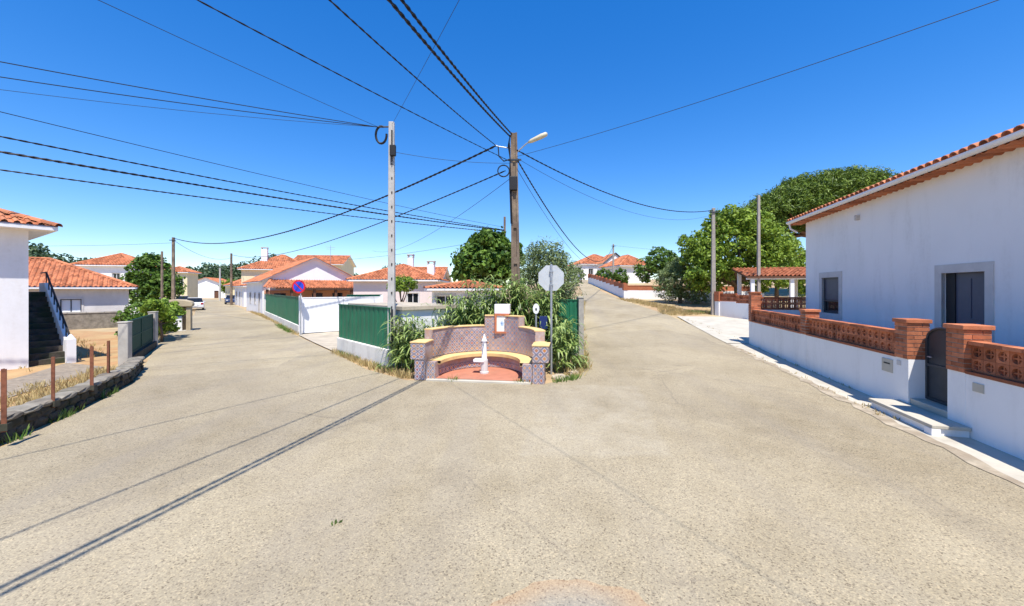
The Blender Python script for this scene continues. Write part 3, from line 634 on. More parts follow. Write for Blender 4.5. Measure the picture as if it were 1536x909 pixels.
# roof: solid deck, double eave course of single tiles, gutter
OV, tp = .46, math.tan(R(21)); EZ = 5.28
dk = MB(); yr = -HD/2; rzH = EZ+(OV+HD/2)*tp
dk.prism([(OV-.06, EZ+.0), (OV-.06, EZ+.06), (yr, rzH), (-HD-OV, EZ+.06), (-HD-OV, EZ)], 'x', -.3, HL+.42)
rf = dk.build('roof', 'plaster_white', rh)
rt = MB(); tile_plane(rt, (HL+.42, OV-.3, EZ+.05+.3*tp), (-.3, OV-.3, EZ+.05+.3*tp), (HL+.42, yr, rzH), (-.3, yr, rzH)); tile_plane(rt, (-.3, -HD-OV, EZ+.05), (HL+.42, -HD-OV, EZ+.05), (-.3, yr, rzH), (HL+.42, yr, rzH)); caps(rt, (-.3, yr, rzH), (HL+.42, yr, rzH))
rt.build('roof_tiles', 'terracotta', rf, kind='stuff')
def arch_tile(L, r0, r1, th=.014, n=7):
    m = MB(); vs = []
    for y, r in ((0, r0), (-L, r1)):
        for q in (r, r-th):
            for k in range(n): t_ = math.pi*k/(n-1); vs.append((math.cos(t_)*q, y, math.sin(t_)*q*.8))
    fs = []
    for k in range(n-1): fs += [(k, k+1, 2*n+k+1, 2*n+k), (3*n+k, 3*n+k+1, n+k+1, n+k), (n+k, n+k+1, k+1, k), (2*n+k, 2*n+k+1, 3*n+k+1, 3*n+k)]
    m.add(vs, fs); return m
EAVE = arch_tile(.46, .105, .09).mesh('eave_tile', 'terracotta_tile'); lt_ = arch_tile(.46, .1, .095); lt_.v = [(v[0], v[1], -v[2]) for v in lt_.v]; LOWT = lt_.mesh('soffit_tile', 'terracotta_tile')
nt_ = int((HL+.7-HS(3.))/.235)
for k in range(nt_):
    x = HL+.34-k*.235
    put('eave_tile', EAVE, rf, (x, OV+.06+random.uniform(-.01, .01), EZ+.075), rot=(-R(19), 0, random.uniform(-.02, .02)))
    put('soffit_tile', LOWT, rf, (x+.1, OV-.03, EZ-.004), rot=(0, 0, random.uniform(-.02, .02)))
gm = MB(); gs = [(OV+.03+.075*math.cos(t_), EZ+.02+.075*math.sin(t_)) for t_ in np.linspace(math.pi, 2*math.pi, 9)]
gm.prism(gs+[(OV+.1, EZ+.045), (OV-.04, EZ+.045)], 'x', -.3, HL+.40); gm.build('gutter', 'plaster_white', rf)
MB().tube([(HL+.3, OV+.02, EZ-.04), (HL+.3, OV-.02, EZ-.25), (HL+.3, .2, EZ-.4)], .04, 8).build('downpipe', 'plaster_white', rf)

# carport and walls behind the driveway
cp = thing('carport', 'open carport with red tiled lean-to roof on white posts', 'carport', (15.6, 26.2, .35), R(-14))
m = MB(); tile_plane(m, (0, 0, 3.0), (8, 0, 3.0), (0, 3.4, 3.7), (8, 3.4, 3.7)); r_ = MB().prism([(0, 2.88), (3.4, 3.58), (3.4, 3.7), (0, 3.0)], 'x', .01, 7.99).build('roof', 'brown_wood', cp); m.build('roof_tiles', 'terracotta', r_, kind='stuff')
for x, y in ((.4, .25), (2.7, .25), (6., .25), (.4, 3.), (4., 3.), (7.5, 3.)): MB().box(x-.11, x+.11, y-.11, y+.11, -.4, 2.92+y*.2).build('post', 'plaster_white', cp)
MB().box(0, 8, .12, .2, 2.8, 2.9).build('beam', 'plaster_white', cp)
def garden_wall(label, A, B, zb=1.0, blocks=True, white='plaster_white', hh=.5, step=1.2):
    t, L = line_thing('garden_wall', label, 'wall', A, B, H(*A))
    n = max(1, round(L/step))
    for k in range(n):
        a, b = L*k/n, L*(k+1)/n; f = lambda s: H(A[0]+(B[0]-A[0])*s/L, A[1]+(B[1]-A[1])*s/L)-H(*A)
        z = max(f(a), f(b)); zl = min(f(a), f(b))
        MB().box(a, b, -.1, .1, zl-.5, z+zb).build('wall_base', white, t)
        if blocks == 'fine':
            lattice(t, a, b, z+zb+.002, 0.)
        elif blocks: MB().box(a, b, -.085, .085, z+zb+.001, z+zb+hh).build('brick_band', 'brick_clay', t); MB().box(a, b, -.11, .11, z+zb+hh+.001, z+zb+hh+.06).build('cap_brick', 'brick_clay', t)
    for s in (0, L):
        z = (H(*A) if s == 0 else H(*B))-H(*A); MB().box(s-.17, s+.17, -.17, .17, z-.3, z+zb+hh+.12).build('pillar', white, t); MB().box(s-.2, s+.2, -.2, .2, z+zb, z+zb+hh+.18).build('pillar_brick', 'brick_clay', t)
    return t
garden_wall('short white wall with pierced brick top behind the grey pole', (at(1078, 27.6), 27.6), (at(1140, 24.5), 24.8), 1.0, 'fine')
garden_wall('low white wall with brick band behind the large shrub', (at(938, 38.5), 38.5), (23.5, 37.2), .85, True, hh=.42)
garden_wall('white roadside wall with brick band climbing up the right-hand road', (at(937, 39), 39.0), (at(884, 62), 62.), .85, True, hh=.45, step=2.4)

# ================================================================== THE FOUNTAIN
FO = (-.88, 10.72); FR = math.atan2(-.149, .989)
ft = thing('tiled_fountain', 'curved patterned-tile fountain bench with yellow seat and red floor', 'fountain', (FO[0], FO[1], .03), FR)
IA, IB, TH = 1.52, 1.86, .26
def ell(th, o=0.): return ((IA+o)*math.cos(th), (IB+o)*math.sin(th))
def htop(x, y):
    if y < .42: return 1.0
    if -.28 < x < .86 and y > 1: return 1.62
    return 1.30
NS = 72; ths = [math.pi*(1-i/NS) for i in range(NS+1)]
ths = [t_ for t_ in ths]
wm_ = MB(); ym = MB(); hs = []
for i in range(NS):
    tm_ = (ths[i]+ths[i+1])/2; hs.append(htop(*ell(tm_)))
for i in range(NS):
    a, b, c, d = ell(ths[i]), ell(ths[i+1]), ell(ths[i+1], TH), ell(ths[i], TH); h = hs[i]
    wm_.add([(*a, 0), (*b, 0), (*c, 0), (*d, 0), (*a, h), (*b, h), (*c, h), (*d, h)], [(4, 5, 6, 7), (1, 0, 4, 5), (3, 2, 6, 7)])
    for e, (p, q) in ((-1, (a, d)), (1, (b, c))):
        hn = hs[i+e] if 0 <= i+e < NS else 0
        if hn < h-.01: wm_.add([(*p, hn), (*q, hn), (*q, h), (*p, h)], [(0, 1, 2, 3)])
    a, b, c, d = ell(ths[i], -.025), ell(ths[i+1], -.025), ell(ths[i+1], TH+.02), ell(ths[i], TH+.02)
    ym.add([(*a, h+.002), (*b, h+.002), (*c, h+.002), (*d, h+.002), (*a, h+.028), (*b, h+.028), (*c, h+.028), (*d, h+.028)], [(4, 5, 6, 7), (1, 0, 4, 5), (3, 2, 6, 7), (0, 3, 7, 4), (1, 2, 6, 5)])
wm_.build('curved_wall', 'tile_ground', ft); ym.build('wall_coping', 'ochre', ft)
TS = .17; TILE = MB().box(-TS/2+.002, TS/2-.002, 0, .012, -TS/2+.002, TS/2-.002).mesh('wall_tile', 'patterned_tile')
arcs = [ell(math.pi*(1-k/600)) for k in range(601)]; cum = [0.]
for k in range(600): cum.append(cum[-1]+math.dist(arcs[k], arcs[k+1]))
nc = int(cum[-1]/TS); tw = cum[-1]/nc
for k in range(nc):
    s_ = (k+.5)*tw; i = int(np.searchsorted(cum, s_)); p = arcs[i]; q0, q1 = arcs[max(0, i-3)], arcs[min(600, i+3)]
    a = math.atan2(q1[1]-q0[1], q1[0]-q0[0]); h = htop(*p)
    z = .52+TS/2
    while z+TS/2 < h+.05:
        nrm = (math.sin(a), -math.cos(a)); put('wall_tile', TILE, ft, (p[0]+nrm[0]*.014, p[1]+nrm[1]*.014, min(z, h-TS/2)), a); z += TS
# end piers: broad upper block standing out over the lower one, with bench end in front
for sgn in (-1, 1):
    xo = sgn*(IA+.15); top = 1.0 if sgn < 0 else .98
    u0, u1 = sorted((sgn*(IA-.06), sgn*(IA+.36))); l0, l1 = sorted((sgn*(IA-.06), sgn*(IA+.25)))
    pr = MB().box(l0, l1, -.2, .32, 0, .56).build('pier', 'tile_ground', ft); MB().box(u0, u1, -.22, .36, .562, top).build('pier_top', 'tile_ground', ft)
    MB().box(u0-.02, u1+.02, -.245, .40, top+.001, top+.04).build('pier_coping', 'ochre', ft, bevel=.01)
    be0, be1 = sorted((sgn*(IA-.07), sgn*(IA-.33))); MB().box(be0, be1, -.18, .1, 0, .49).build('bench_end', 'tile_ground', ft)
    for (a, b, y, z0, z1) in ((u0, u1, -.22, .562, top), (l0, l1, -.2, 0, .56), (be0, be1, -.18, 0, .49)):
        nx_ = max(1, round((b-a)/TS)); nz_ = max(1, round((z1-z0)/TS))
        for i in range(nx_):
            for j in range(nz_):
                o = put('wall_tile', TILE, ft, (a+(i+.5)*(b-a)/nx_, y-.0125, z0+(j+.5)*(z1-z0)/nz_)); o.scale = ((b-a)/nx_/TS, 1, (z1-z0)/nz_/TS)
# bench ring and its recessed riser
bm_ = MB(); rm_ = MB()
for i in range(NS):
    o, q = -.016, -.42
    a, b, c, d = ell(ths[i], q), ell(ths[i+1], q), ell(ths[i+1], o), ell(ths[i], o)
    bm_.add([(*a, .41), (*b, .41), (*c, .41), (*d, .41), (*a, .5), (*b, .5), (*c, .5), (*d, .5)], [(4, 5, 6, 7), (1, 0, 4, 5), (0, 1, 2, 3)])
    a, b = ell(ths[i], -.28), ell(ths[i+1], -.28); rm_.add([(*a, .03), (*b, .03), (*b, .41), (*a, .41)], [(1, 0, 3, 2)])
bm_.build('bench_seat', 'ochre', ft); rm_.build('bench_riser', 'tile_ground', ft)
ri = MB().box(-TS/2+.002, TS/2-.002, 0, .01, -TS/2+.002, TS/2-.002)
arcs2 = [ell(math.pi*(1-k/26.), -.285) for k in range(27)]
for k in range(26):
    p, q = arcs2[k], arcs2[k+1]; a = math.atan2(q[1]-p[1], q[0]-p[0]); put('wall_tile', TILE, ft, ((p[0]+q[0])/2+math.sin(a)*.014, (p[1]+q[1])/2-math.cos(a)*.014, .15), a)
fl = fill_poly([ell(t_, -.27) for t_ in ths]+[(1.25, -.14), (-1.25, -.14)], .05); fl.build('floor', 'floor_red', ft)
MB().box(-1.42, 1.42, -.30, -.145, -.02, .045).build('kerb', 'concrete_pale', ft, bevel=.01)
# tap post
tp_ = put('tap_post', None, ft, (-.02, .68, .05))
m = MB(); m.lathe([(.13, 0), (.13, .05), (.11, .06), (.105, .38), (.1, .4)], 12); m.build('pedestal', 'plaster_grey', tp_)
m = MB(); m.lathe([(.085, .4), (.08, .42), (.062, .85), (.062, .9), (.08, .92), (.08, .95), (.06, .97), (.05, 1.02), (.025, 1.07), (.02, 1.12)], 14); m.build('column', 'white_paint', tp_, True)
MB().box(-.30, .02, -.14, .13, .33, .41).build('basin', 'plaster_white', tp_, bevel=.015)
MB().tube([(0, -.07, .86), (0, -.16, .86), (0, -.17, .81)], .014, 6).build('spout', 'galvanised', tp_); MB().tube([(-.1, 0, .885), (.1, 0, .885)], .016, 6).build('collar', 'steel_dark', tp_)
# shrine panel in the raised middle
sh = put('shrine', None, ft, (.30, IB-.03, 1.08)); 
MB().box(-.24, .24, -.05, .18, .62, .92).build('shrine_top', 'plaster_white', sh, bevel=.01)
f = MB(); f.box(-.23, -.17, -.07, .0, 0, .62); f.box(.17, .23, -.07, .0, 0, .62); f.box(-.17, .17, -.068, 0, 0, .06); f.box(-.17, .17, -.068, 0, .56, .62); f.build('brick_frame', 'brick_clay', sh)
put('painted_panel', MB().box(-.17, .17, -.01, .01, -.25, .25).mesh('painted_panel', 'painted_panel'), sh, (0, -.03, .31))

# ================================================================== POLES, LAMP, SIGNS, WIRES
def concrete_pole(label, px, d, top, w0=.24, w1=.16, base=None, name='utility_pole', m='concrete_pole', group='poles'):
    x = at(px, d); z0 = H(x, d) if base is None else base
    t = thing(name, label, 'pole', (x, d, z0), random.uniform(-.3, .3), group); h = top-z0; mm = MB()
    n = 8; vs = []
    for k in range(n+1):
        f = k/n; a = (w0+(w1-w0)*f)/2; b = a*.72; z = -.3+(h+.3)*f
        vs += [(-a, -b, z), (a, -b, z), (a, b, z), (-a, b, z)]
    mm.add(vs, [(k*4+j, k*4+(j+1) % 4, (k+1)*4+(j+1) % 4, (k+1)*4+j) for k in range(n) for j in range(4)]+[(n*4, n*4+1, n*4+2, n*4+3)])
    mm.build('shaft', m, t, bevel=.02)
    return t, h
D1, D2 = 12.45, 13.9
p1, h1 = concrete_pole('tall pale concrete pole left of the tiled fountain', 587.5, D1, zz(183, D1), .24, .17, group=None); p1.rotation_euler.z = 0
for k in range(13): MB().box(.01, .045, -.105+.0025*k, -.10+.0025*k+.02, 1.0+k*.45, 1.07+k*.45).build('climbing_hole', 'black_matt', p1)
pb = MB(); pb.tube([(-.05, 0, h1-.15), (-.42, -.05, h1-.18)], .025, 6); pb.build('bracket', 'steel_dark', p1)
MB().tube([(-.32+.17*math.cos(a), -.03, h1-.42+.27*math.sin(a)) for a in np.linspace(1.2, 6.4, 20)], .035, 6).build('cable_loop', 'cable', p1)
MB().box(-.01, .17, -.2, -.08, h1-1.12, h1-.78).build('junction_box', 'black_matt', p1, bevel=.02)
MB().tube([(.04, -.11, h1-.3), (.05, -.14, h1-.75), (.04, -.12, h1-1.3)], .022, 6).build('cable_run', 'cable', p1)

p2 = thing('lamp_pole', 'dark weathered utility pole with street lamp behind the fountain', 'pole', (at(775, D2), D2, 0), 0); h2 = zz(200, D2)
lean = -.10
m = MB(); hw0, hw1 = .17, .115
def hsec(z): 
    f = z/h2; a = hw0+(hw1-hw0)*f; return a, lean*f
for (xa, xb, yy) in ((-1, -.42, 1), (.42, 1, 1), (-.42, .42, .55)):
    a0, l0 = hsec(0); a1, l1 = hsec(h2)
    m.add([(xa*a0+l0, -a0*.75*yy, 0), (xb*a0+l0, -a0*.75*yy, 0), (xb*a0+l0, a0*.75*yy, 0), (xa*a0+l0, a0*.75*yy, 0), (xa*a1+l1, -a1*.75*yy, h2), (xb*a1+l1, -a1*.75*yy, h2), (xb*a1+l1, a1*.75*yy, h2), (xa*a1+l1, a1*.75*yy, h2)], [(0, 3, 2, 1), (4, 5, 6, 7), (0, 1, 5, 4), (1, 2, 6, 5), (2, 3, 7, 6), (3, 0, 4, 7)])
for k in range(5):
    z = .9+k*1.25; a, l = hsec(z); m.box(l-a*.42, l+a*.42, -a*.74, a*.74, z, z+.22)
m.build('shaft', 'wood_pole', p2)
q = h2
MB().box(lean-.16, lean+.12, -.2, -.085, q-2.05, q-1.55).build('junction_box', 'black_matt', p2, bevel=.03)
br = MB(); br.tube([(lean+.03, -.03, q-.75), (lean+.42, -.12, q-.42), (lean+.55, -.14, q-.34)], .024, 6); br.build('lamp_arm', 'galvanised', p2)
lh = MB(); e = Vector((.88, -.22, .33)).normalized(); lh.tube([Vector((lean+.5, -.13, q-.37))+e*s_ for s_ in (0, .12, .5, .68, .72)], [.035, .075, .095, .08, .03], 8); lh.build('lamp_head', 'lamp_yellow', p2, True)
MB().tube([(lean-.08, -.05, q-.55), (lean-.55, -.1, q-.5), (lean-.66, -.1, q-.45)], .02, 6).build('bracket', 'galvanised', p2)
MB().tube([(lean-.55, -.12, q-.5), (lean-.52, -.12, q-.85), (lean-.35, -.12, q-1.02), (lean-.12, -.12, q-.95)], .022, 6).build('cable_drop', 'cable', p2)
MB().tube([(lean-.36+.2*math.cos(a), -.12, q-1.36+.2*math.sin(a)) for a in np.linspace(.3, 6.5, 22)], .022, 6).build('cable_coil', 'cable', p2)
for k in range(3):
    MB().tube([(lean-.13-.02*k, -.1, q-.1-.1*k), (lean-.2+.03*k, -.13, q-.5), (lean-.13, -.12, q-.9-.1*k), (lean-.15+.02*k, -.12, q-1.6), (lean-.1+.02*k, -.12, q-3.2)], .02, 6).build('cable_run', 'cable', p2)
MB().box(lean-.2, lean+.26, -.13, -.09, q-1.0, q-.94).build('clamp', 'steel_dark', p2)
PT2 = Vector((at(775, D2)+lean, D2, h2))
p3, h3 = concrete_pole('thin dark pole standing behind the fig tree', 757, 29.5, zz(325, 29.5), .22, .16, m='wood_pole')
p4, h4 = concrete_pole('grey pole on the right verge beside the white driveway', 1070, 27.9, zz(312, 27.9), .3, .2, m='concrete_old')
p5, h5 = concrete_pole('grey pole rising in front of the broad green tree', 1138, 26.2, zz(293, 26.2), .22, .16, m='concrete_old')
p6, h6 = concrete_pole('distant grey pole up the right-hand road', 920, 57, zz(366, 57), .3, .2, m='concrete_old')
p7, h7 = concrete_pole('dark pole beside the round tree on the left', 260, 41, zz(356, 41), .3, .22, m='wood_pole')
p8, h8 = concrete_pole('shorter dark pole in front of the round tree on the left', 243, 38, zz(377, 38), .2, .16, m='wood_pole')
p9, h9 = concrete_pole('far dark pole at the end of the left-hand road', 347, 62, zz(380, 62), .32, .24, m='wood_pole')
for p_, h_ in ((p4, h4), (p6, h6), (p7, h7)):
    MB().box(-.3, .3, -.14, -.08, h_-.35, h_-.27).build('cross_arm', 'steel_dark', p_)
concrete_pole('weathered grey stub pole at the far end of the left-hand road', 330, 85, zz(402, 85), .3, .25)

def wire(label, A, B, sag, r, m='cable', twist=0, n=40, name='overhead_wire'):
    A, B = Vector(A), Vector(B); pts = [A.lerp(B, i/n)-Vector((0, 0, 4*sag*(i/n)*(1-i/n))) for i in range(n+1)]
    mb = MB()
    if twist:
        L = (B-A).length; k_ = max(n, int(L/.09)); d = (B-A).normalized(); a = d.cross(Vector((0, 0, 1))).normalized(); u = a.cross(d)
        for s_ in range(2):
            pp = []
            for i in range(k_+1):
                f = i/k_; th = 2*math.pi*L*f/twist+s_*math.pi; pp.append(A.lerp(B, f)-Vector((0, 0, 4*sag*f*(1-f)))+(a*math.cos(th)+u*math.sin(th))*r*.72)
            mb.tube(pp, r, 4, False)
    else: mb.tube(pts, r, 5, False)
    return mb.build(name, m, None, label=label, cat='wire', group='overhead wires')
T = PT2; LBK = T+Vector((-.62, -.1, -.47)); P1T = Vector((at(587.5, D1), D1, H(0, 0)+h1)); P1B = P1T+Vector((-.4, -.05, -.18))
def past(A, px, py, z, ext, zend):
    """far end of a wire from A that crosses picture point (px, py) at height z, carried on to ext times that distance"""
    d = (z-CAM_H)*FPX/(HY-py); x = at(px, d); return (A[0]+(x-A[0])*ext, A[1]+(d-A[1])*ext, zend)
wire('left of two thick twisted cables from the lamp pole over the camera', T+Vector((-.12, 0, -.12)), past(T, 588, 0, 7.0, 3.7, 7.7), .98, .020, twist=.42)
wire('right of two thick twisted cables from the lamp pole over the camera', T+Vector((-.06, 0, -.04)), tuple(Vector(past(T, 588, 0, 7.0, 3.7, 7.7))+Vector((.26, 0, .14))), .96, .019, twist=.42)
wire('twisted cable from the lamp bracket to the upper left', LBK, past(LBK, 505, 0, 7.0, 3.6, 7.3), .7, .011, twist=.4)
wire('dark cable from the lamp pole crossing behind the concrete pole top', T+Vector((-.1, 0, -1.0)), past(LBK, 335, 0, 7.2, 3.6, 7.6), .45, .0085, twist=.5)
wire('faint line from the concrete pole top to the upper left', P1B, past(P1T, 178, 0, 7.3, 4, 7.8), .5, .006, 'cable_thin')
for py, sg, rr, lb_ in ((82, .42, .011, 'upper'), (98, .55, .011, 'middle'), (106, .75, .006, 'lowest')):
    wire(lb_+' of three wires from the concrete pole to the left edge', P1B, past(P1T, 0, py, 7.4, 3, 7.8), sg, rr, 'cable_thin' if rr < .01 else 'cable')
T3 = Vector((at(757, 29.5), 29.5, zz(345, 29.5)))
for py, pyt, rr, tw_, lb_ in ((170, 341, .010, 0, 'thin top'), (199, 346, .016, .5, 'second'), (220, 347, .024, .5, 'thickest'), (243, 351, .017, .5, 'lowest')):
    A = Vector((at(716, 25.5), 25.5, zz(pyt, 25.5))); wire(lb_+' of the cables sweeping from the fig tree to the left edge', T3+Vector((0, 0, (346-pyt)*.04)), past(A, 0, py, 6.6, 2.2, 7.4), .55, rr, twist=tw_)
P7T = Vector((at(260, 41), 41, zz(357, 41))); P9T = Vector((at(347, 62), 62, zz(382, 62)))
wire('heavy twisted cable from the lamp bracket to the pole on the left street', LBK, P7T, 1.7, .024, twist=.55)
wire('cable from the lamp pole coil to the far left street pole', T+Vector((-.3, -.1, -1.35)), P9T, 1.4, .016, twist=.6)
wire('slack thin cable from the lamp pole to the house roofs', T+Vector((-.1, -.1, -1.6)), (-17, 48, 7.2), 1.0, .009, 'cable_thin')
P4T = Vector((at(1070, 27.9), 27.9, zz(315, 27.9))); P6T = Vector((at(920, 57), 57, zz(368, 57)))
wire('cable from the lamp pole to the grey pole on the right', T+Vector((.1, -.1, -.62)), P4T, .85, .017, twist=.5)
wire('faint line below it from the lamp pole to the right', T+Vector((.1, -.1, -.9)), P4T+Vector((0, 0, -.3)), 1.1, .007, 'cable_thin')
wire('faint line from the lamp pole to the upper right corner', T+Vector((.1, -.1, -.85)), past(T, 1465, 0, 7.2, 2.2, 8.2), .55, .007, 'cable_thin')
wire('twisted cable dropping from the lamp pole along the right road', T+Vector((.14, -.1, -1.0)), P6T, 2.9, .018, twist=.5)
wire('thin cable beside it dropping along the right road', T+Vector((.12, -.1, -1.3)), P6T+Vector((0, 0, -.3)), 3.1, .009, 'cable_thin')
wire('cable running right from the distant grey pole', P6T, (40, 64, 9.0), .6, .012, 'cable_thin')
wire('thin line from the concrete pole rising to the top edge', P1T+Vector((0, 0, -.1)), past(P1T, 683, 0, 7.9, 3, 8.2), .1, .005, 'cable_thin')
wire('thin line between the concrete pole and the lamp pole', P1T+Vector((.1, 0, -.95)), T+Vector((-.1, 0, -1.05)), .1, .007, 'cable_thin')
wire('slack cable from the left street pole towards the far pole', P7T+Vector((0, 0, -.2)), P9T+Vector((0, 0, -.5)), .9, .018)
wire('cable from the left street pole to the left edge', P7T+Vector((0, 0, -.5)), (-70, 37, 7.5), .6, .012)
wire('faint cable over the roofs towards the fig tree pole', P9T, T3+Vector((0, 0, -.5)), 1.4, .012, 'cable_thin')

def signpost(name, label, cat, px, d, top, parent_build, base=None):
    x = at(px, d); z0 = H(x, d) if base is None else base; t = thing(name, label, cat, (x, d, z0))
    MB().tube([(0, 0, -.2), (0, 0, top-z0)], .032, 10).build('post', 'galvanised', t); parent_build(t, z0); return t
def disc(r, n, y0, y1, cz, rot0=0.): return MB().prism([(r*math.cos(rot0+2*math.pi*k/n), cz+r*math.sin(rot0+2*math.pi*k/n)) for k in range(n)], 'y', y0, y1)
def no_park(t, z0):
    cz = zz(430, 21.3)-z0
    s = put('sign_face', disc(.36, 32, -.052, -.035, 0).mesh('sign_face', 'sign_red'), t, (-.08, 0, cz))
    disc(.275, 32, -.055, -.0525, 0).build('blue_field', 'sign_blue', s)
    MB().prism([(-.215, .165), (-.165, .215), (.215, -.165), (.165, -.215)], 'y', -.058, -.0555).build('red_bar', 'sign_red', s)
signpost('no_parking_sign', 'round blue and red no parking sign by the white gate', 'sign', 451, 21.2, zz(421, 21.2), no_park)
def stop_back(t, z0):
    cz = zz(417, 11.6)-z0
    s = put('sign_plate', disc(.405, 8, .04, .05, 0, math.pi/8).mesh('sign_plate', 'sign_back'), t, (0, 0, cz))
    disc(.405, 8, .0505, .055, 0, math.pi/8).build('front_face', 'sign_red', s)
    for z in (-.2, .2): MB().box(-.055, .055, -.036, .039, z-.02, z+.02).build('clamp', 'galvanised', s)
signpost('stop_sign', 'grey back of an octagonal sign on a metal post', 'sign', 827, 11.6, zz(396, 11.6), stop_back)
def oval(t, z0): 
    cz = zz(463, 12.9)-z0; s = put('sign_plate', MB().prism([(.105*math.cos(a), .17*math.sin(a)) for a in np.linspace(0, 6.283, 20)[:-1]], 'y', -.05, -.035).mesh('sign_plate', 'sign_white'), t, (0, 0, cz)); MB().prism([(.03*math.cos(a), -.02+.05*math.sin(a)) for a in np.linspace(0, 6.283, 12)[:-1]], 'y', -.053, -.0505).build('dark_mark', 'steel_dark', s)
signpost('small_sign', 'small white oval plate among the reeds right of the shrine', 'sign', 804, 12.9, zz(463, 12.9)+.1, oval)
bp = thing('blue_panel', 'small blue panel half hidden among the reeds', 'panel', (at(815, 13.0), 13.0, 0)); MB().box(-.13, .13, -.012, .012, 1.2, 1.62).build('board', 'navy', bp, bevel=.004); MB().tube([(0, .03, -.1), (0, .03, 1.6)], .02, 8).build('post', 'galvanised', bp)

# ================================================================== FENCES OF THE MIDDLE BLOCK
def sheet_fence(name, label, A, B, z0, z1, pw=1.0, wm='concrete_grey', wt=.22, rib=.16, cat='fence'):
    t, L = line_thing(name, label, cat, A, B, H(*A))
    if z0 > 0: MB().box(0, L, -wt/2, wt/2, -.3, z0).build('base_wall', wm, t, bevel=.02)
    n = max(1, round(L/pw)); q = L/n; k = max(3, int(q/rib)); m = MB(); vs = []
    xs = []
    for i in range(k): xs += [(q*i/k, 0.), (q*(i+.55)/k, 0.), (q*(i+.65)/k, .018), (q*(i+.9)/k, .018)]
    xs.append((q-.006, 0.))
    for z in (z0+.01, z1): vs += [(x, y, z) for x, y in xs]
    c = len(xs); m.add(vs, [(i, i+1, c+i+1, c+i) for i in range(c-1)]); me = m.mesh('sheet_panel', 'green_metal')
    for i in range(n):
        o = put('sheet_panel', me, t, (q*i, -.05+random.uniform(-.006, .006), 0)); so = o.modifiers.new('s', 'SOLIDIFY'); so.thickness = .006
    for i in range(n+1): MB().box(min(q*i, L-.05), min(q*i, L-.05)+.05, .0, .05, max(0, z0), z1-.02).build('post', 'steel_dark', t)
    MB().box(0, L, -.075, -.03, z1+.001, z1+.03).build('top_rail', 'green_metal', t)
    return t
sheet_fence('metal_fence', 'green sheet fence on a pale wall beside the concrete pole', (-6.75, 15.5), (-3.75, 12.3), .62, 1.9, 1.1, 'plaster_old', .25, 1.5)
sheet_fence('metal_fence', 'green ribbed fence along the left street near the no parking sign', (-22.6, 36.3), (-11.75, 21.9), .5, 2.05, 1.2, 'plaster_old', .22, .2)
sheet_fence('metal_fence', 'green fence strip standing behind the flat grey roof', (at(520, 24), 24), (at(572, 25), 25), 0, 2.15, 1.2)
sheet_fence('metal_fence', 'green sheet fence behind the reeds at the back of the fountain', (at(640, 15.5), 15.5), (at(748, 15.2), 15.2), 0, 1.72, 1.)
sheet_fence('metal_fence', 'green sheet fence facing the camera beside the right-hand road', (at(800, 14.6), 14.3), (at(868, 14.2), 14.2), .2, 2.1, .9)
sheet_fence('metal_fence', 'edge of the green fence running up the right-hand road', (2.42, 14.3), (5.1, 31), .35, 1.95, 1.3, 'concrete_grey', .2)
MB_ = thing('gate_post', 'pale concrete post where the green fence meets the right-hand road', 'post', (2.46, 14.1, 0)); MB().box(-.09, .09, -.09, .09, -.2, 2.2).build('shaft', 'concrete_grey', MB_, bevel=.01); MB().box(-.11, .11, -.11, .11, 2.201, 2.25).build('cap', 'concrete_pale', MB_)
wg, L = line_thing('white_gate', 'solid white metal gate beside the no parking sign', 'gate', (-11.6, 21.75), (-8.2, 24.6), 0)
for i in range(2):
    a = L/2*i; MB().box(a+.01, a+L/2-.01, -.02, .02, .08, 2.06).build('leaf', 'white_paint', wg); f = MB()
    for x in (a+.01, a+L/2-.07): f.box(x, x+.06, -.04, -.021, .08, 2.06)
    f.box(a+.07, a+L/2-.07, -.04, -.021, 2.0, 2.06); f.box(a+.07, a+L/2-.07, -.04, -.021, .08, .14); f.build('gate_frame', 'white_paint', wg)
for x in (-.12, L+.0): MB().box(x, x+.12, -.1, .1, -.2, 2.15).build('gate_post', 'plaster_white', wg)
MB().tube([(L/2-.1, -.06, 1.1), (L/2-.1, -.09, 1.1), (L/2-.22, -.09, 1.1)], .014, 6).build('handle', 'steel_dark', wg)
ag, L2 = line_thing('small_gate', 'narrow green arched gate in a white wall down the left street', 'gate', (-23.75, 37.85), (-22.75, 36.5), 0)
MB().box(.2, L2-.2, -.03, .03, .1, 1.75).build('leaf', 'green_metal', ag); MB().prism([(L2/2+(L2/2-.2)*math.cos(a), 1.755+.3*math.sin(a)) for a in np.linspace(0, math.pi, 12)], 'y', -.03, .03).build('arch', 'green_metal', ag)
for x in (0, L2-.18): MB().box(x, x+.18, -.12, .12, -.1, 2.0).build('gate_post', 'plaster_white', ag)

# low flat-roofed shed behind the green sheet fence
sh_, L = line_thing('flat_shed', 'low shed with flat grey roof and white wall behind the green fence', 'shed', (-6.62, 15.62), (-3.55, 12.36), 0)
MB().box(.1, L-.1, .2, 2.3, -.2, 1.84).build('wall', 'plaster_white', sh_); MB().box(0, L, .12, 2.45, 1.841, 1.95).build('roof', 'concrete_sand', sh_)

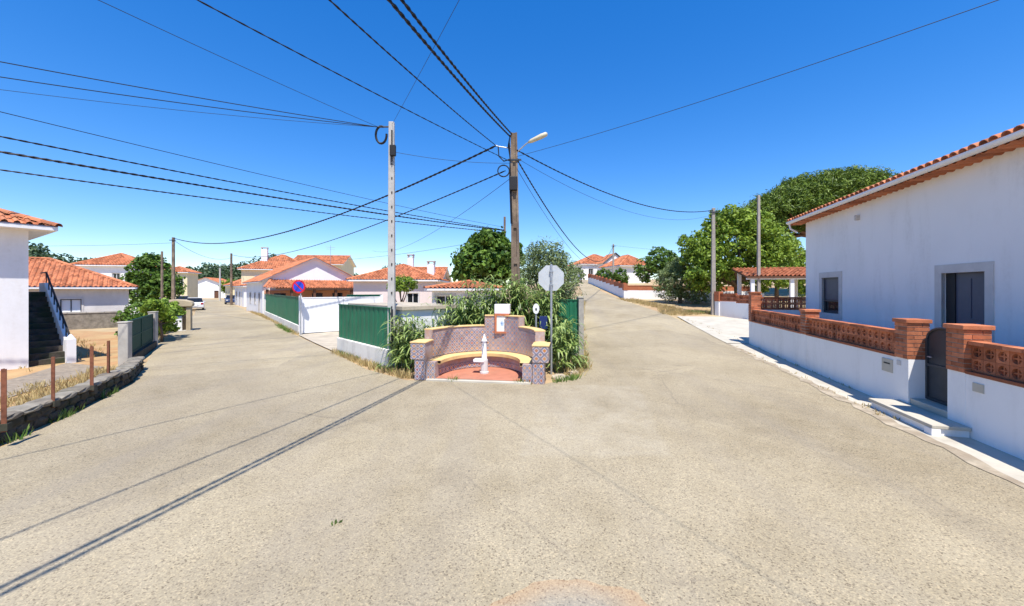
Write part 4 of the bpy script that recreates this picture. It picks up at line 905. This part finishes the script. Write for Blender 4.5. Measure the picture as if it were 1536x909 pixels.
# ================================================================== HOUSES
K = (-24.1, 38.1)
gh = house('gabled_house', 'white gabled house with tiled porch on the left street', K, (.76, .65), 9.3, 11, 3.25, 'gable', 27, .35, ops=[(3, 9.3, 0., .9, 2.1, 'door', 'brown_wood'), (3, 6.5, 1., .9, 1.1, 'window', 'glass_dark'), (3, 3.2, 1., .9, 1.1, 'window', 'glass_dark')], ridge='y', w=.24)
m = MB(); tile_plane(m, (-4.9, -8.1, 2.62), (4.9, -8.1, 2.62), (-3.9, -5.4, 3.45), (4.9, -5.4, 3.45))
pr_ = MB().prism([(-8.1, 2.5), (-5.5, 3.32), (-5.5, 3.42), (-8.1, 2.6)], 'x', -3.9, 4.88).build('porch_roof', 'brown_wood', gh); m.build('porch_tiles', 'terracotta', pr_, kind='stuff')
c2 = MB(); caps(c2, (-4.9, -8.1, 2.64), (-3.9, -5.4, 3.48)); c2.build('ridge_tiles', 'terracotta', pr_)
for x in (-4.6, -2.6, -.6, 1.4, 3., 4.6): MB().box(x-.11, x+.11, -7.95, -7.73, 0, 2.5).build('porch_post', 'brown_wood', gh)
MB().box(-4.5, 4.5, -5.72, -5.51, .0, 2.4).build('porch_wall', 'wall_orange', gh)
for x in (-3.2, .2, 2.2): MB().box(x-.5, x+.5, -5.78, -5.725, .0, 2.1).build('porch_opening', 'glass_dark', gh)
an = MB(); an.tube([(1.6, -5.4, 5.2), (1.6, -5.4, 7.2)], .02, 5); an.tube([(1.1, -5.4, 7.0), (2.1, -5.4, 7.0)], .012, 4); an.tube([(1.2, -5.4, 6.8), (2., -5.4, 6.8)], .012, 4); an.build('antenna', 'galvanised', gh)
house('yellow_house', 'tall yellow house with chimney rising behind the gabled house', (at(362, 58), 58), (.93, .37), 9.4, 9, 5.5, 'hip', 27, .45, 'plaster_yellow', ops=[(0, 2.2, 3.3, .9, 1.2), (0, 6.5, 3.3, .9, 1.2), (3, 4, 3.3, .9, 1.2)], chim=[(-2.2, -2., 8.7, .8)], w=.3)
house('side_wing', 'long red roof joined behind the yellow house', (at(436, 66), 66), (.99, .1), 8.2, 7, 6.7, 'gable', 24, .4, 'plaster_yellow', ridge='x', w=.3)
house('pink_house', 'low pinkish house with orange hipped roof behind the pole', (at(530, 31), 31), (.995, .06), 6.4, 7.5, 3.25, 'hip', 21, .4, 'plaster_pink', ops=[(0, 4.6, 1.1, .9, 1.1)], chim=[(0.3, 1.2, 5.4, .5)])
house('long_house', 'long low house with red roof and dark-capped chimney right of the pole', (at(597, 33.5), 33.5), (1, .02), 3.4, 5.5, 3.2, 'gable', 22, .4, 'plaster_pink', ridge='x', chim=[(.9, -1.6, 4.7, .6)])
house('garden_house', 'small white house with thin red roof and dark windows behind the reeds', (at(648, 22.5), 22.5), (1, -.03), 3.7, 4.2, 2.55, 'hip', 11, .35, ops=[(0, .75, 1.25, 1.05, .9, 'window'), (0, 2.15, 1.3, .5, .8, 'window')])
house('far_white_building', 'white gabled building closing the end of the left street', (-92, 110), (.93, .36), 11, 14, 3.2, 'gable', 24, .4, ridge='y', w=.4, ops=[(0, 3, 1, 1, 1.2), (0, 8, 0, 1, 2.1, 'door', 'brown_wood')])
house('street_house', 'far white house on the right side of the left street', (-38.2, 56.2), (.76, .65), 7, 11, 3.0, 'hip', 22, .35, ops=[(3, 2.5, 1, .9, 1.1), (3, 6.5, 0, .9, 2.1, 'door', 'brown_wood'), (0, 3, 1, .9, 1.1)], w=.3)
house('cream_house', 'cream house beyond the yellow one on the left street', (-52.6, 74), (.76, .65), 8, 12, 3.3, 'hip', 24, .35, 'plaster_yellow', ops=[(3, 3, 1, .9, 1.1), (3, 8, 1, .9, 1.1)], w=.4)
LD = (.53, .85)
LHc = (-15.35, 12.55); W_ = 9.
lh_ = house('stair_house', 'white house with outside staircase at the left edge', (LHc[0]-LD[0]*W_, LHc[1]-LD[1]*W_), LD, W_, 8, 4.5, 'hip', 22, .55, ops=[(0, 4.5, 1., 1.1, 1.2), (0, 2.0, 0., 1., 2.1, 'door', 'brown_wood')])
nst = 13; x0 = W_/2+.01; y0 = -3.75
for k in range(nst): MB().box(x0, x0+.85, y0+.27*k, y0+.27*nst+.9, .185*k+.0, .185*(k+1)).build('stair_step', 'stone_shaded', lh_)  # steps coloured dark to carry the shade lying on the staircase
yt, zt_ = y0+.27*nst, .185*nst
par = MB().prism([(y0-.05, -.1), (y0-.05, .55), (yt, zt_+.35), (yt+.9, zt_+.35), (yt+.9, -.1)], 'x', x0+.852, x0+.97); par.build('stair_parapet', 'plaster_white', lh_)
rl = MB(); rl.tube([(x0+.91, y0, .95), (x0+.91, yt, zt_+.75), (x0+.91, yt+.9, zt_+.75)], .03, 6)
for k in range(9): f = k/8; rl.tube([(x0+.91, y0+(yt-y0)*f, .55+(zt_-.2)*f), (x0+.91, y0+(yt-y0)*f, .95+(zt_-.2)*f)], .018, 5)
rl.build('railing', 'black_matt', lh_)
nw = MB(); nw.box(x0+.8, x0+1.02, y0-.28, y0-.055, -.1, .82); nw.lathe([(.12, .82), (.1, .86), (.02, .98)], 10, (x0+.91, y0-.165)); nw.build('newel_post', 'plaster_white', lh_)
house('low_house', 'low grey-white house with wide red hipped roof on the left', (-27.3-.72*11, 28.-.69*11), (.722, .692), 11, 8, 2.65, 'hip', 24, .5, 'plaster_grey', ops=[(0, 8.3, 1.0, .95, .85, 'window', 'white_paint')])
house('hip_house', 'two-storey white house with pyramid red roof behind the low house', (at(114, 50), 50), (.97, .24), 6.0, 6.0, 5.6, 'hip', 27, .45, ops=[(0, 4.2, 3.6, .8, 1.0)], w=.3)
house('cream_tower_house', 'cream house with red roof behind the round tree', (at(240, 66), 66), (.95, .3), 3.8, 4, 5.4, 'hip', 24, .4, 'plaster_yellow', ops=[(0, 1.0, 3.2, .8, 1.1), (0, 2.8, 3.2, .8, 1.1)], w=.3)
house('hill_house', 'far white house with hipped red roof left of the dark-edged gable', (at(872, 78), 78), (.985, .17), 8.6, 8, 3.0, 'hip', 27, .4, ops=[(0, 2, 1, .9, 1.1), (0, 6, 1, .9, 1.1)], w=.3)
gd = thing('gable_annex', 'white gable with dark edging and round window, far right road', 'house', (at(923, 73), 73, H(at(923, 73), 73)), R(8))
MB().box(-2., 2., 0, 4, -.5, 3.3).build('wall', 'plaster_white', gd); MB().prism([(-2, 3.302), (2, 3.302), (0, 4.9)], 'y', 0, 4).build('gable', 'plaster_white', gd)
e_ = MB(); e_.tube([(-2.4, -.15, 3.1), (0, -.15, 5.05), (2.4, -.15, 3.1)], .13, 6); e_.build('verge', 'steel_dark', gd); disc(.4, 16, -.05, .0, 3.5).build('round_window', 'glass_dark', gd)
m = MB(); tile_plane(m, (2.4, -.2, 3.15), (2.4, 4.2, 3.15), (0, -.2, 5.0), (0, 4.2, 5.0), .3); tile_plane(m, (-2.4, 4.2, 3.15), (-2.4, -.2, 3.15), (0, 4.2, 5.0), (0, -.2, 5.0), .3); m.build('roof_tiles', 'terracotta', gd, kind='stuff')
house('red_roof_house', 'pale house with tall red roof beside the far pole, right road', (at(931, 62), 62), (.98, .18), 5., 7, 2.55, 'hip', 32, .5, ops=[(0, 4.4, .2, .9, 1.8, 'door', 'steel_dark')], w=.3)

# ================================================================== LEFT VERGE: stone wall, rusty posts, gateway, shelter, cars
lw = thing('stone_wall', 'low mossy stone wall with shade-darkened face along the left road edge', 'wall', (0, 0, 0))
PL = [(-7.35, 2.), (-7.75, 4.2), (-8.3, 6.25), (-9.0, 8.0), (-10.2, 10.4), (-11.55, 12.2)]
def pline(P, step):
    out = []; 
    for i in range(len(P)-1):
        L = math.dist(P[i], P[i+1]); n = max(1, round(L/step))
        for k in range(n): out.append(((P[i][0]+(P[i+1][0]-P[i][0])*k/n, P[i][1]+(P[i+1][1]-P[i][1])*k/n), (P[i][0]+(P[i+1][0]-P[i][0])*(k+1)/n, P[i][1]+(P[i+1][1]-P[i][1])*(k+1)/n)))
    return out
def rock(a, b, c, seed):
    r = random.Random(seed); m = MB(); N = 3; g = {}
    vs = []
    for i in range(N+1):
        for j in range(N+1):
            for k in range(N+1):
                if 0 in (i, j, k) or N in (i, j, k):
                    p = np.array([i/N-.5, j/N-.5, k/N-.5])*2; e = np.abs(p); s = 1-.09*(e[0]*e[1]+e[1]*e[2]+e[0]*e[2]); g[(i, j, k)] = len(vs)
                    vs.append((p[0]*s*a*(1+r.uniform(-.07, .07)), p[1]*s*b*(1+r.uniform(-.12, .12)), p[2]*s*c*(1+r.uniform(-.1, .1))))
    fs = []
    for i in range(N):
        for j in range(N):
            fs += [(g[i, j, 0], g[i, j+1, 0], g[i+1, j+1, 0], g[i+1, j, 0]), (g[i, j, N], g[i+1, j, N], g[i+1, j+1, N], g[i, j+1, N]),
                   (g[i, 0, j], g[i+1, 0, j], g[i+1, 0, j+1], g[i, 0, j+1]), (g[i, N, j], g[i, N, j+1], g[i+1, N, j+1], g[i+1, N, j]),
                   (g[0, i, j], g[0, i, j+1], g[0, i+1, j+1], g[0, i+1, j]), (g[N, i, j], g[N, i+1, j], g[N, i+1, j+1], g[N, i, j+1])]
    m.add(vs, fs); return m
ROCK = [rock(.19, .14, .085, s_).mesh('stone', 'stone_old_shaded') for s_ in range(5)]; COPE = [rock(.27, .19, .055, 20+s_).mesh('coping_stone', 'stone_coping') for s_ in range(4)]
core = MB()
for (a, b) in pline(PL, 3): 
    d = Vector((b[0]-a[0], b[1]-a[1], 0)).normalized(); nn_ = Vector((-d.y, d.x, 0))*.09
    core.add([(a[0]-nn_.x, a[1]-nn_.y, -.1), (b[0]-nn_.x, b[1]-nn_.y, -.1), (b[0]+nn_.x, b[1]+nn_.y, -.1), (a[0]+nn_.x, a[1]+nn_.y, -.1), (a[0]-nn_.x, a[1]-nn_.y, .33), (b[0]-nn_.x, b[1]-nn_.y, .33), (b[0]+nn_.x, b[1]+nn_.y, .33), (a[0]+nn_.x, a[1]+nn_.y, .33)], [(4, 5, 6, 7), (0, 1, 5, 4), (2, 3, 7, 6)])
core.build('wall_core', 'stone_shaded', lw)
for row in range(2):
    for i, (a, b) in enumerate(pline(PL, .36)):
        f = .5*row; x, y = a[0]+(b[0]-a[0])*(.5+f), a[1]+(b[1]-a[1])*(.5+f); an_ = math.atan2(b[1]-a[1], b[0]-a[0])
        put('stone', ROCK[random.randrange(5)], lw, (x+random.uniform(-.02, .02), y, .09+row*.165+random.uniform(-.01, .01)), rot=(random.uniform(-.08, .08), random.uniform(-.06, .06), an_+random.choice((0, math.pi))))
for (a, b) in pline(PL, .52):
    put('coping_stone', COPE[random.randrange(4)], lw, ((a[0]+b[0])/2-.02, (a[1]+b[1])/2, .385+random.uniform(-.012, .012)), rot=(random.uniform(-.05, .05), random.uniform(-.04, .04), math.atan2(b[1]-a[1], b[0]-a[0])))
for i, (px, pb_, ptop, lb_) in enumerate(((8, 634, 553, 'nearest rusty fence post on the stone wall, at the left edge'), (82, 600, 535, 'second rusty fence post from the left edge'), (139, 577, 519, 'third rusty fence post from the left edge'), (164, 561, 511, 'last rusty fence post before the pale gate pillar'))):
    d = 2.08*FPX/(pb_-HY); o = thing('fence_post', lb_, 'post', (at(px, d), d, .38), random.uniform(-.4, .4), 'rusty fence posts')
    hgt = zz(ptop, d)-.38; m = MB(); m.box(-.032, .032, -.032, -.024, -.1, hgt); m.box(-.032, -.024, -.024, .032, -.1, hgt); m.build('angle_iron', 'rust', o); MB().box(-.05, .05, -.05, .05, -.08, .03).build('footing', 'stone_old_shaded', o)
G_A, G_B = (-12.5, 12.75), (-15.55, 17.1)
for (x, y), h_, lb_ in ((G_A, 1.42, 'pale weathered gate pillar at the end of the stone wall'), (G_B, 1.5, 'far pale gate pillar below the vine')):
    o = thing('gate_pillar', lb_, 'pillar', (x, y, 0), R(20), 'gate pillars'); MB().box(-.13, .13, -.13, .13, -.2, h_).build('shaft', 'concrete_grey', o, bevel=.02); MB().box(-.145, .145, -.145, .145, h_+.001, h_+.04).build('cap', 'concrete_grey', o, bevel=.01)
mg, L = line_thing('mesh_gate', 'dark green mesh gate between the two pale pillars', 'gate', (G_A[0]-.13, G_A[1]+.17), (G_B[0]+.13, G_B[1]-.17), 0)
for i in range(2):
    a = L/2*i+.02; b = L/2*(i+1)-.02; f = MB()
    for x in (a, b-.05): f.box(x, x+.05, -.025, .025, .3, 1.45)
    f.box(a+.05, b-.05, -.024, .024, 1.4, 1.45); f.box(a+.05, b-.05, -.024, .024, .3, .35); f.box(a+.05, b-.05, -.024, .024, .85, .89); fr_ = f.build('gate_frame', 'green_mesh', mg)
    n = 22; bars = MB()
    for k in range(n): x = a+.05+(b-a-.1)*(k+.5)/n; bars.box(x-.042, x+.042, -.006, .006, .35, 1.4)
    bars.build('mesh_infill', 'green_mesh', fr_)
MB().box(0, L, -.14, .1, -.1, .28).build('sill_wall', 'stone_old_shaded', mg)
yw, L = line_thing('yard_wall', 'long rough stone wall in front of the low house', 'wall', (-31.6, 20.6), (-25.3, 26.5), 0); MB().box(0, L, -.15, .15, -.2, 1.0).build('body', 'stone_coping', yw)
for k in range(int(L/.8)): MB().box(k*.8+.01, k*.8+.79, -.19, .19, 1.001, 1.07+random.uniform(0, .02)).build('coping_stone', 'concrete_grey', yw)
MB().box(L-.2, L+.2, -.2, .2, -.1, 1.3).build('end_pier', 'plaster_white', yw)
# roadside shelter with rounded concrete top
rs = thing('roadside_shelter', 'tan concrete roadside shelter with rounded top near the vine', 'shelter', (at(258, 23.2), 23.5, 0), R(33)); rs.scale = (.82, .82, .95)
top_ = [(-.95, 1.55), (-1.0, 1.72), (-.9, 1.86), (-.5, 1.97), (0, 2.0), (.5, 1.97), (.9, 1.86), (1.0, 1.72), (.95, 1.55)]
MB().prism(top_, 'y', -.62, .62).build('rounded_top', 'tan_concrete', rs, bevel=.04)
for x in (-.85, .6): MB().box(x, x+.26, -.5, .5, -.1, 1.549).build('side_wall', 'tan_concrete', rs, bevel=.02)
MB().box(-.6, .6, .3, .45, -.1, 1.549).build('back_wall', 'tan_concrete', rs); MB().box(-.45, .35, -.2, .25, .0, .95).build('white_bin', 'white_paint', rs, bevel=.05); MB().box(-.95, .95, -.6, .6, -.1, .06).build('plinth', 'concrete_grey', rs)
def car(label, x, y, rz, body, h=1.45, L=4.1, W=1.72):
    t = thing('parked_car', label, 'car', (x, y, .03), rz, 'cars parked on the left street')
    pr = [(-L/2, .35), (-L/2+.05, .75), (-L/2+.15, .9), (-L*.12, .98), (L/2-.12, .95), (L/2, .7), (L/2-.02, .32), (L*.4, .25), (-L*.4, .25)]
    pr = [(-p[0], p[1]) for p in pr][::-1]
    MB().prism(pr, 'y', -W/2, W/2).build('body', body, t, bevel=.07)
    cb = MB(); bz = .93; b_ = [(-L*.43, bz), (L*.18, bz)]; tp_ = [(-L*.33, h), (L*.04, h)]
    vs = [(b_[0][0], -W*.46, bz), (b_[1][0], -W*.46, bz), (b_[1][0], W*.46, bz), (b_[0][0], W*.46, bz), (tp_[0][0], -W*.38, h), (tp_[1][0], -W*.38, h), (tp_[1][0], W*.38, h), (tp_[0][0], W*.38, h)]
    cb.add(vs, [(4, 5, 6, 7), (0, 1, 5, 4), (1, 2, 6, 5), (2, 3, 7, 6), (3, 0, 4, 7)]); cb.build('windows', 'glass_dark', t, bevel=.03)
    MB().box(tp_[0][0]-.02, tp_[1][0]+.02, -W*.39, W*.39, h-.02, h+.03).build('roof_panel', body, t, bevel=.02)
    for s_ in (-1, 1):
        for x_ in (-L*.31, L*.31):
            wl = put('wheel', MB().prism([(.31*math.cos(a), .31*math.sin(a)) for a in np.linspace(0, 6.283, 17)[:-1]], 'y', -.1, .1).mesh('tyre', 'rubber'), t, (x_, s_*(W/2-.08), .3)); disc(.19, 12, *sorted((s_*.101, s_*.11)), 0).build('rim', 'galvanised', wl)
        MB().box(-L/2-.01, -L/2+.08, *sorted((s_*W*.32, s_*W*.47)), .68, .88).build('tail_light', 'lamp_red', t); MB().box(L/2-.1, L/2+.0, *sorted((s_*W*.3, s_*W*.46)), .62, .76).build('headlight', 'lamp_clear', t)
        MB().box(L*.12, L*.16, *sorted((s_*W*.48, s_*W*.58)), .92, 1.04).build('mirror', body, t)
    MB().box(-L/2-.015, -L/2+.05, -.26, .26, .5, .62).build('number_plate', 'sign_white', t)
car('white car parked just beyond the roadside shelter', -38.4, 47.8, R(128), 'car_white')
car('silver car parked farther along behind the white car', -50.5, 60.5, R(128), 'car_silver')
car('dark blue car parked on the right side of the far left street', -47.3, 66.5, R(-52), 'car_blue')

# ================================================================== TREES AND PLANTS
def T_(px, d): return (at(px, d), d, H(at(px, d), d))
tree('fig_tree', 'dense broad-leaved fig tree behind the fountain, left of the lamp pole', T_(731, 29), ([(0, 0, 0), (.1, 0, 1.4), (.1, 0, 3.)], .22, .14), [(0, 0, 4.5, 2.0, 1.8, 1.8), (-1.3, -.2, 4.0, 1.3, 1.3, 1.2), (1.4, 0, 4.7, 1.2, 1.3, 1.7), (.1, 0, 5.9, 1.4, 1.2, .95)], 300, 26, .5, .36, .75, 'leaf_fig', limbs=14, shell=.5)
tree('olive_tree', 'silvery olive tree to the right of the lamp pole', T_(826, 18), ([(0, 0, -.3), (-.1, 0, .8), (.05, 0, 1.6)], .2, .1), [(0, 0, 3.0, 1.25, 1.2, 1.5), (-.9, 0, 3.4, .75, .8, 1.1), (.75, 0, 2.6, .6, .8, 1.2), (-.2, 0, 3.9, .9, .8, .8)], 330, 34, .3, .14, .3, 'leaf_olive', limbs=14, shell=.35)
tree('clipped_tree', 'small flat-topped green tree behind the concrete pole', T_(602, 19.5), ([(0, 0, 0), (0, 0, 1.), (0, 0, 2.)], .07, .05), [(0, 0, 2.75, .68, .6, .4)], 60, 30, .2, .12, .6, 'leaf_green', limbs=6, shell=.4)
tree('round_tree', 'round dense tree beside the low house on the left', T_(234, 44), ([(0, 0, 0), (0, 0, 1.2), (0, 0, 2.6)], .22, .14), [(-.6, 0, 4.0, 2.0, 2.0, 2.2), (1.1, -.3, 2.6, 1.7, 1.7, 2.0), (-1., -.5, 2.4, 1.4, 1.5, 1.7), (-.7, 0, 5.5, 1.3, 1.3, .9)], 330, 28, .48, .34, .7, 'leaf_dark', limbs=10)
tree('stone_pine', 'big umbrella-shaped stone pine rising behind the white house', T_(1238, 42), ([(0, 0, 0), (-.5, 0, 3), (-1.3, 0, 5.5), (-2.3, 0, 7.6)], .5, .3), [(0, 0, 9.5, 7.5, 6.5, 2.5), (1.5, 0, 10.6, 6, 5.5, 2.2), (-4.4, -1, 8.7, 4.6, 4, 2.1), (-7.8, -1, 7.8, 3., 3, 1.7), (5, 0, 9.7, 5.2, 5, 2.0), (0.0, 0, 11.6, 4.5, 4, 1.4), (-3, 0, 10.8, 2.6, 2.5, 1.1)], 2100, 36, .6, .42, .22, 'leaf_pine', 'bark_pine', limbs=26, shell=.72)
tree('broad_tree', 'large bright green tree behind the grey poles on the right', T_(1105, 33), ([(0, 0, -.3), (.1, 0, 1.2), (0, 0, 2.6)], .35, .22), [(0, 0, 4.6, 3.4, 3., 2.9), (2.4, 0, 3.8, 2.3, 2.3, 2.6), (-2.7, -.3, 3.4, 2., 2., 2.3), (-.6, 0, 7.0, 1.9, 1.8, 1.3), (3.4, 0, 5.2, 1.5, 1.6, 1.3), (-3.4, 0, 5.0, 1.3, 1.4, 1.3), (1.3, -.8, 6.2, 1.8, 1.5, 1.3)], 900, 28, .5, .28, .6, 'leaf_green', limbs=24, shell=.45)
tree('roadside_shrub', 'large grey-green shrub on the right verge casting shade', T_(1020, 35), ([(0, 0, -.2), (0, 0, .5), (.1, 0, 1.2)], .2, .14), [(0, 0, 1.9, 1.7, 1.5, 1.8), (1.1, -.2, 1.2, 1.5, 1.3, 1.3), (-1.0, 0, 1.7, 1.2, 1.2, 1.5), (-.3, 0, 3.2, 1.0, 1, .8)], 420, 32, .36, .19, .35, 'leaf_olive', limbs=10, shell=.4)
tree('back_tree', 'dark round tree behind the shrub, right road', T_(990, 52), ([(0, 0, 0), (0, 0, 1.5), (0, 0, 2.6)], .2, .12), [(0, 0, 3.6, 1.9, 1.8, 1.8), (-1.8, 0, 2.4, 1.4, 1.4, 1.6), (1.4, 0, 2.6, 1.5, 1.5, 1.6)], 220, 22, .45, .32, .7, 'leaf_dark', limbs=8)
tree('hedge_bush', 'low dark bush before the far white house, right road', T_(906, 60), ([(0, 0, 0), (0, 0, .4), (0, 0, .8)], .1, .06), [(0, 0, 1.2, 1.3, 1.2, 1.2), (1.4, 0, .9, .8, .8, .9)], 110, 22, .32, .26, .7, 'leaf_dark', cat='bush', limbs=4)
tree('hedge_bush', 'rounded green bush beside the distant pole', T_(931, 56), ([(0, 0, 0), (0, 0, .4), (0, 0, .8)], .1, .06), [(0, 0, 1.2, 1.1, 1., 1.3)], 80, 22, .3, .24, .7, 'leaf_dark', cat='bush', limbs=4)
tree('verge_bush', 'grey-green bush on the far left verge of the right road', T_(872, 64), ([(0, 0, 0), (0, 0, .4), (0, 0, .8)], .1, .06), [(-.8, 0, 1.3, 1.5, 1.2, 1.4)], 90, 22, .32, .26, .6, 'leaf_olive', cat='bush', limbs=4)
tree('garden_tree', 'green tree under the stone pine behind the carport', T_(1165, 37), ([(0, 0, 0), (0, 0, 1.2), (0, 0, 2.6)], .2, .12), [(0, 0, 3.6, 2.6, 2.2, 2.4), (2.2, 0, 2.6, 2., 2., 2.)], 260, 24, .45, .3, .6, 'leaf_green', limbs=10)
tree('vine', 'bright yellow-green vine spilling over the far gate pillar', (-16.5, 18.6, 0), ([(0, 0, 0), (0, 0, .5), (-.1, 0, 1.0)], .06, .04), [(0, -.3, 1.5, .5, .6, .35), (-.4, .7, 1.1, .5, .8, .8), (-1.0, 1.5, 1.25, .5, .8, .7), (.3, -.8, 1.75, .4, .3, .2)], 120, 24, .2, .17, .8, 'leaf_vine', cat='vine', limbs=8)
tree('hedge_bush', 'dark bush behind the roadside shelter', (-19.4, 21.4, 0), ([(0, 0, 0), (0, 0, .4), (0, 0, .8)], .06, .04), [(-.6, 0, .8, .9, 1.3, 1.1), (.8, -1.3, .55, .6, 1.1, .75)], 120, 24, .28, .17, .7, 'leaf_dark', cat='bush', limbs=6)
tree('street_tree', 'small tree at the far end of the left street', T_(345, 100), ([(0, 0, 0), (0, 0, 1.2), (0, 0, 2.2)], .2, .12), [(0, 0, 3.2, 2.2, 2, 1.8)], 120, 18, .5, .4, .7, 'leaf_green', limbs=5)
def spots(n, ax_, ay_): return [(random.uniform(-ax_, ax_), random.uniform(-ay_, ay_)) for _ in range(n)]
RG = 'giant reeds around the fountain'
reed('giant_reed', 'reed clump at the foot of the concrete pole, left of fountain', (-3.05, 12.25, 0), spots(44, .6, .42), .9, 1.75, RG)
reed('giant_reed', 'reed thicket behind the left half of the curved wall', (-1.75, 13.85, 0), spots(80, .95, .4), 1.5, 2.35, RG)
reed('giant_reed', 'tall reed thicket in front of the lamp pole base', (-.15, 13.55, 0), spots(64, .7, .3), 2.0, 3.0, RG)
reed('giant_reed', 'tall reeds right of the shrine below the olive tree', (.85, 13.75, 0), spots(70, .7, .42), 1.8, 2.9, RG)
reed('giant_reed', 'lone tall reeds beside the small white house wall', (-1.35, 14.6, 0), spots(12, .3, .3), 2.3, 3.1, RG)
reed('giant_reed', 'low reed clump at the post of the octagonal sign', (1.62, 12.25, 0), spots(30, .36, .45), .8, 1.6, RG)
# dry grass and weeds
tufts('dry_grass', 'dry yellow grass along the verges', 'grass', along([(-8.7, 5.4), (-9.6, 8), (-11, 10.4), (-12.3, 11.9)], 320, .35)+along([(-20.2, 22.6), (-31.5, 38.5)], 200, .35)+along([(-6.9, 15.5), (-4.2, 12.3), (-2.9, 11.1)], 130, .16)+along([(-11.7, 21.5), (-14, 25.0), (-23.8, 37.5), (-29, 44)], 420, .22)+along([(1.5, 10.9), (2.2, 12.3), (2.75, 16), (4.4, 26), (6.5, 36.5)], 420, .24)+along([(11.4, 28), (12.5, 31), (11.4, 36), (11, 38)], 500, .8)+along([(11.5, 28.5), (15, 29)], 260, .9)+along([(-19, 14.5), (-24, 18), (-30, 20)], 500, 2.2), 9, .2, 'dry_grass')
tufts('green_weeds', 'green weeds at the foot of walls and kerbs', 'weeds', along([(-6.6, 15.2), (-5.2, 13.7)], 26, .08)+along([(-4.4, 12.7), (-3.6, 11.9)], 14, .08)+along([(-12.2, 21.9), (-16, 27)], 50, .12)+along([(-8.0, 6.2), (-8.9, 8.1), (-9.9, 10.2)], 9, .03)+along([(1.2, 10.5), (1.9, 11.0)], 14, .1)+along([(.6, 10.33), (-1.8, 10.65)], 9, .03)+along([(2.1, 12), (2.6, 15)], 30, .2)+along([(13, 29), (14.5, 28.6)], 60, .4), 16, .17, 'weed_leaf', .1)
tufts('kerb_weeds', 'sparse dry weeds along the foot of the white boundary wall', 'weeds', along([(wx(5.), 5.), (wx(17), 17.)], 26, .05)+along([(7.2, 7.4), (9.5, 17)], 30, .1)+along([(10.6, 18.5), (11.2, 26)], 40, .3), 7, .09, 'dry_grass', .06)
tufts('yard_grass', 'patchy dry grass in the earth yard before the low house', 'grass', along([(-16, 13.4), (-22, 17.5), (-28, 20)], 420, 1.6)+along([(-9.4, 5.2), (-10.6, 8.2), (-12.2, 11)], 300, .5), 8, .13, 'dry_grass')
fr = MB()
for k in range(26):
    x, y = along([(1.3, 10.9), (2.05, 12.2), (2.5, 14.5)], 1, .22)[0]; s_ = random.uniform(.03, .12); rk = rock(s_*1.3, s_, s_*.6, 60+k); fr.add([(v[0]+x, v[1]+y, v[2]+s_*.35) for v in rk.v], rk.f)
fr.build('rubble', 'concrete_sand', None, label='broken stones scattered on the verge beside the octagonal sign', cat='rubble', kind='stuff')
lf = put('fallen_leaf', leaf_mesh('fallen_leaf', np.array([[at(504, 4.15), 4.15, .055], [at(504, 4.15)+.04, 4.17, .05], [at(504, 4.15)-.03, 4.13, .05]]), .07, .8, 'weed_leaf'), None, label='small green leaf lying on the bare road', cat='leaf')
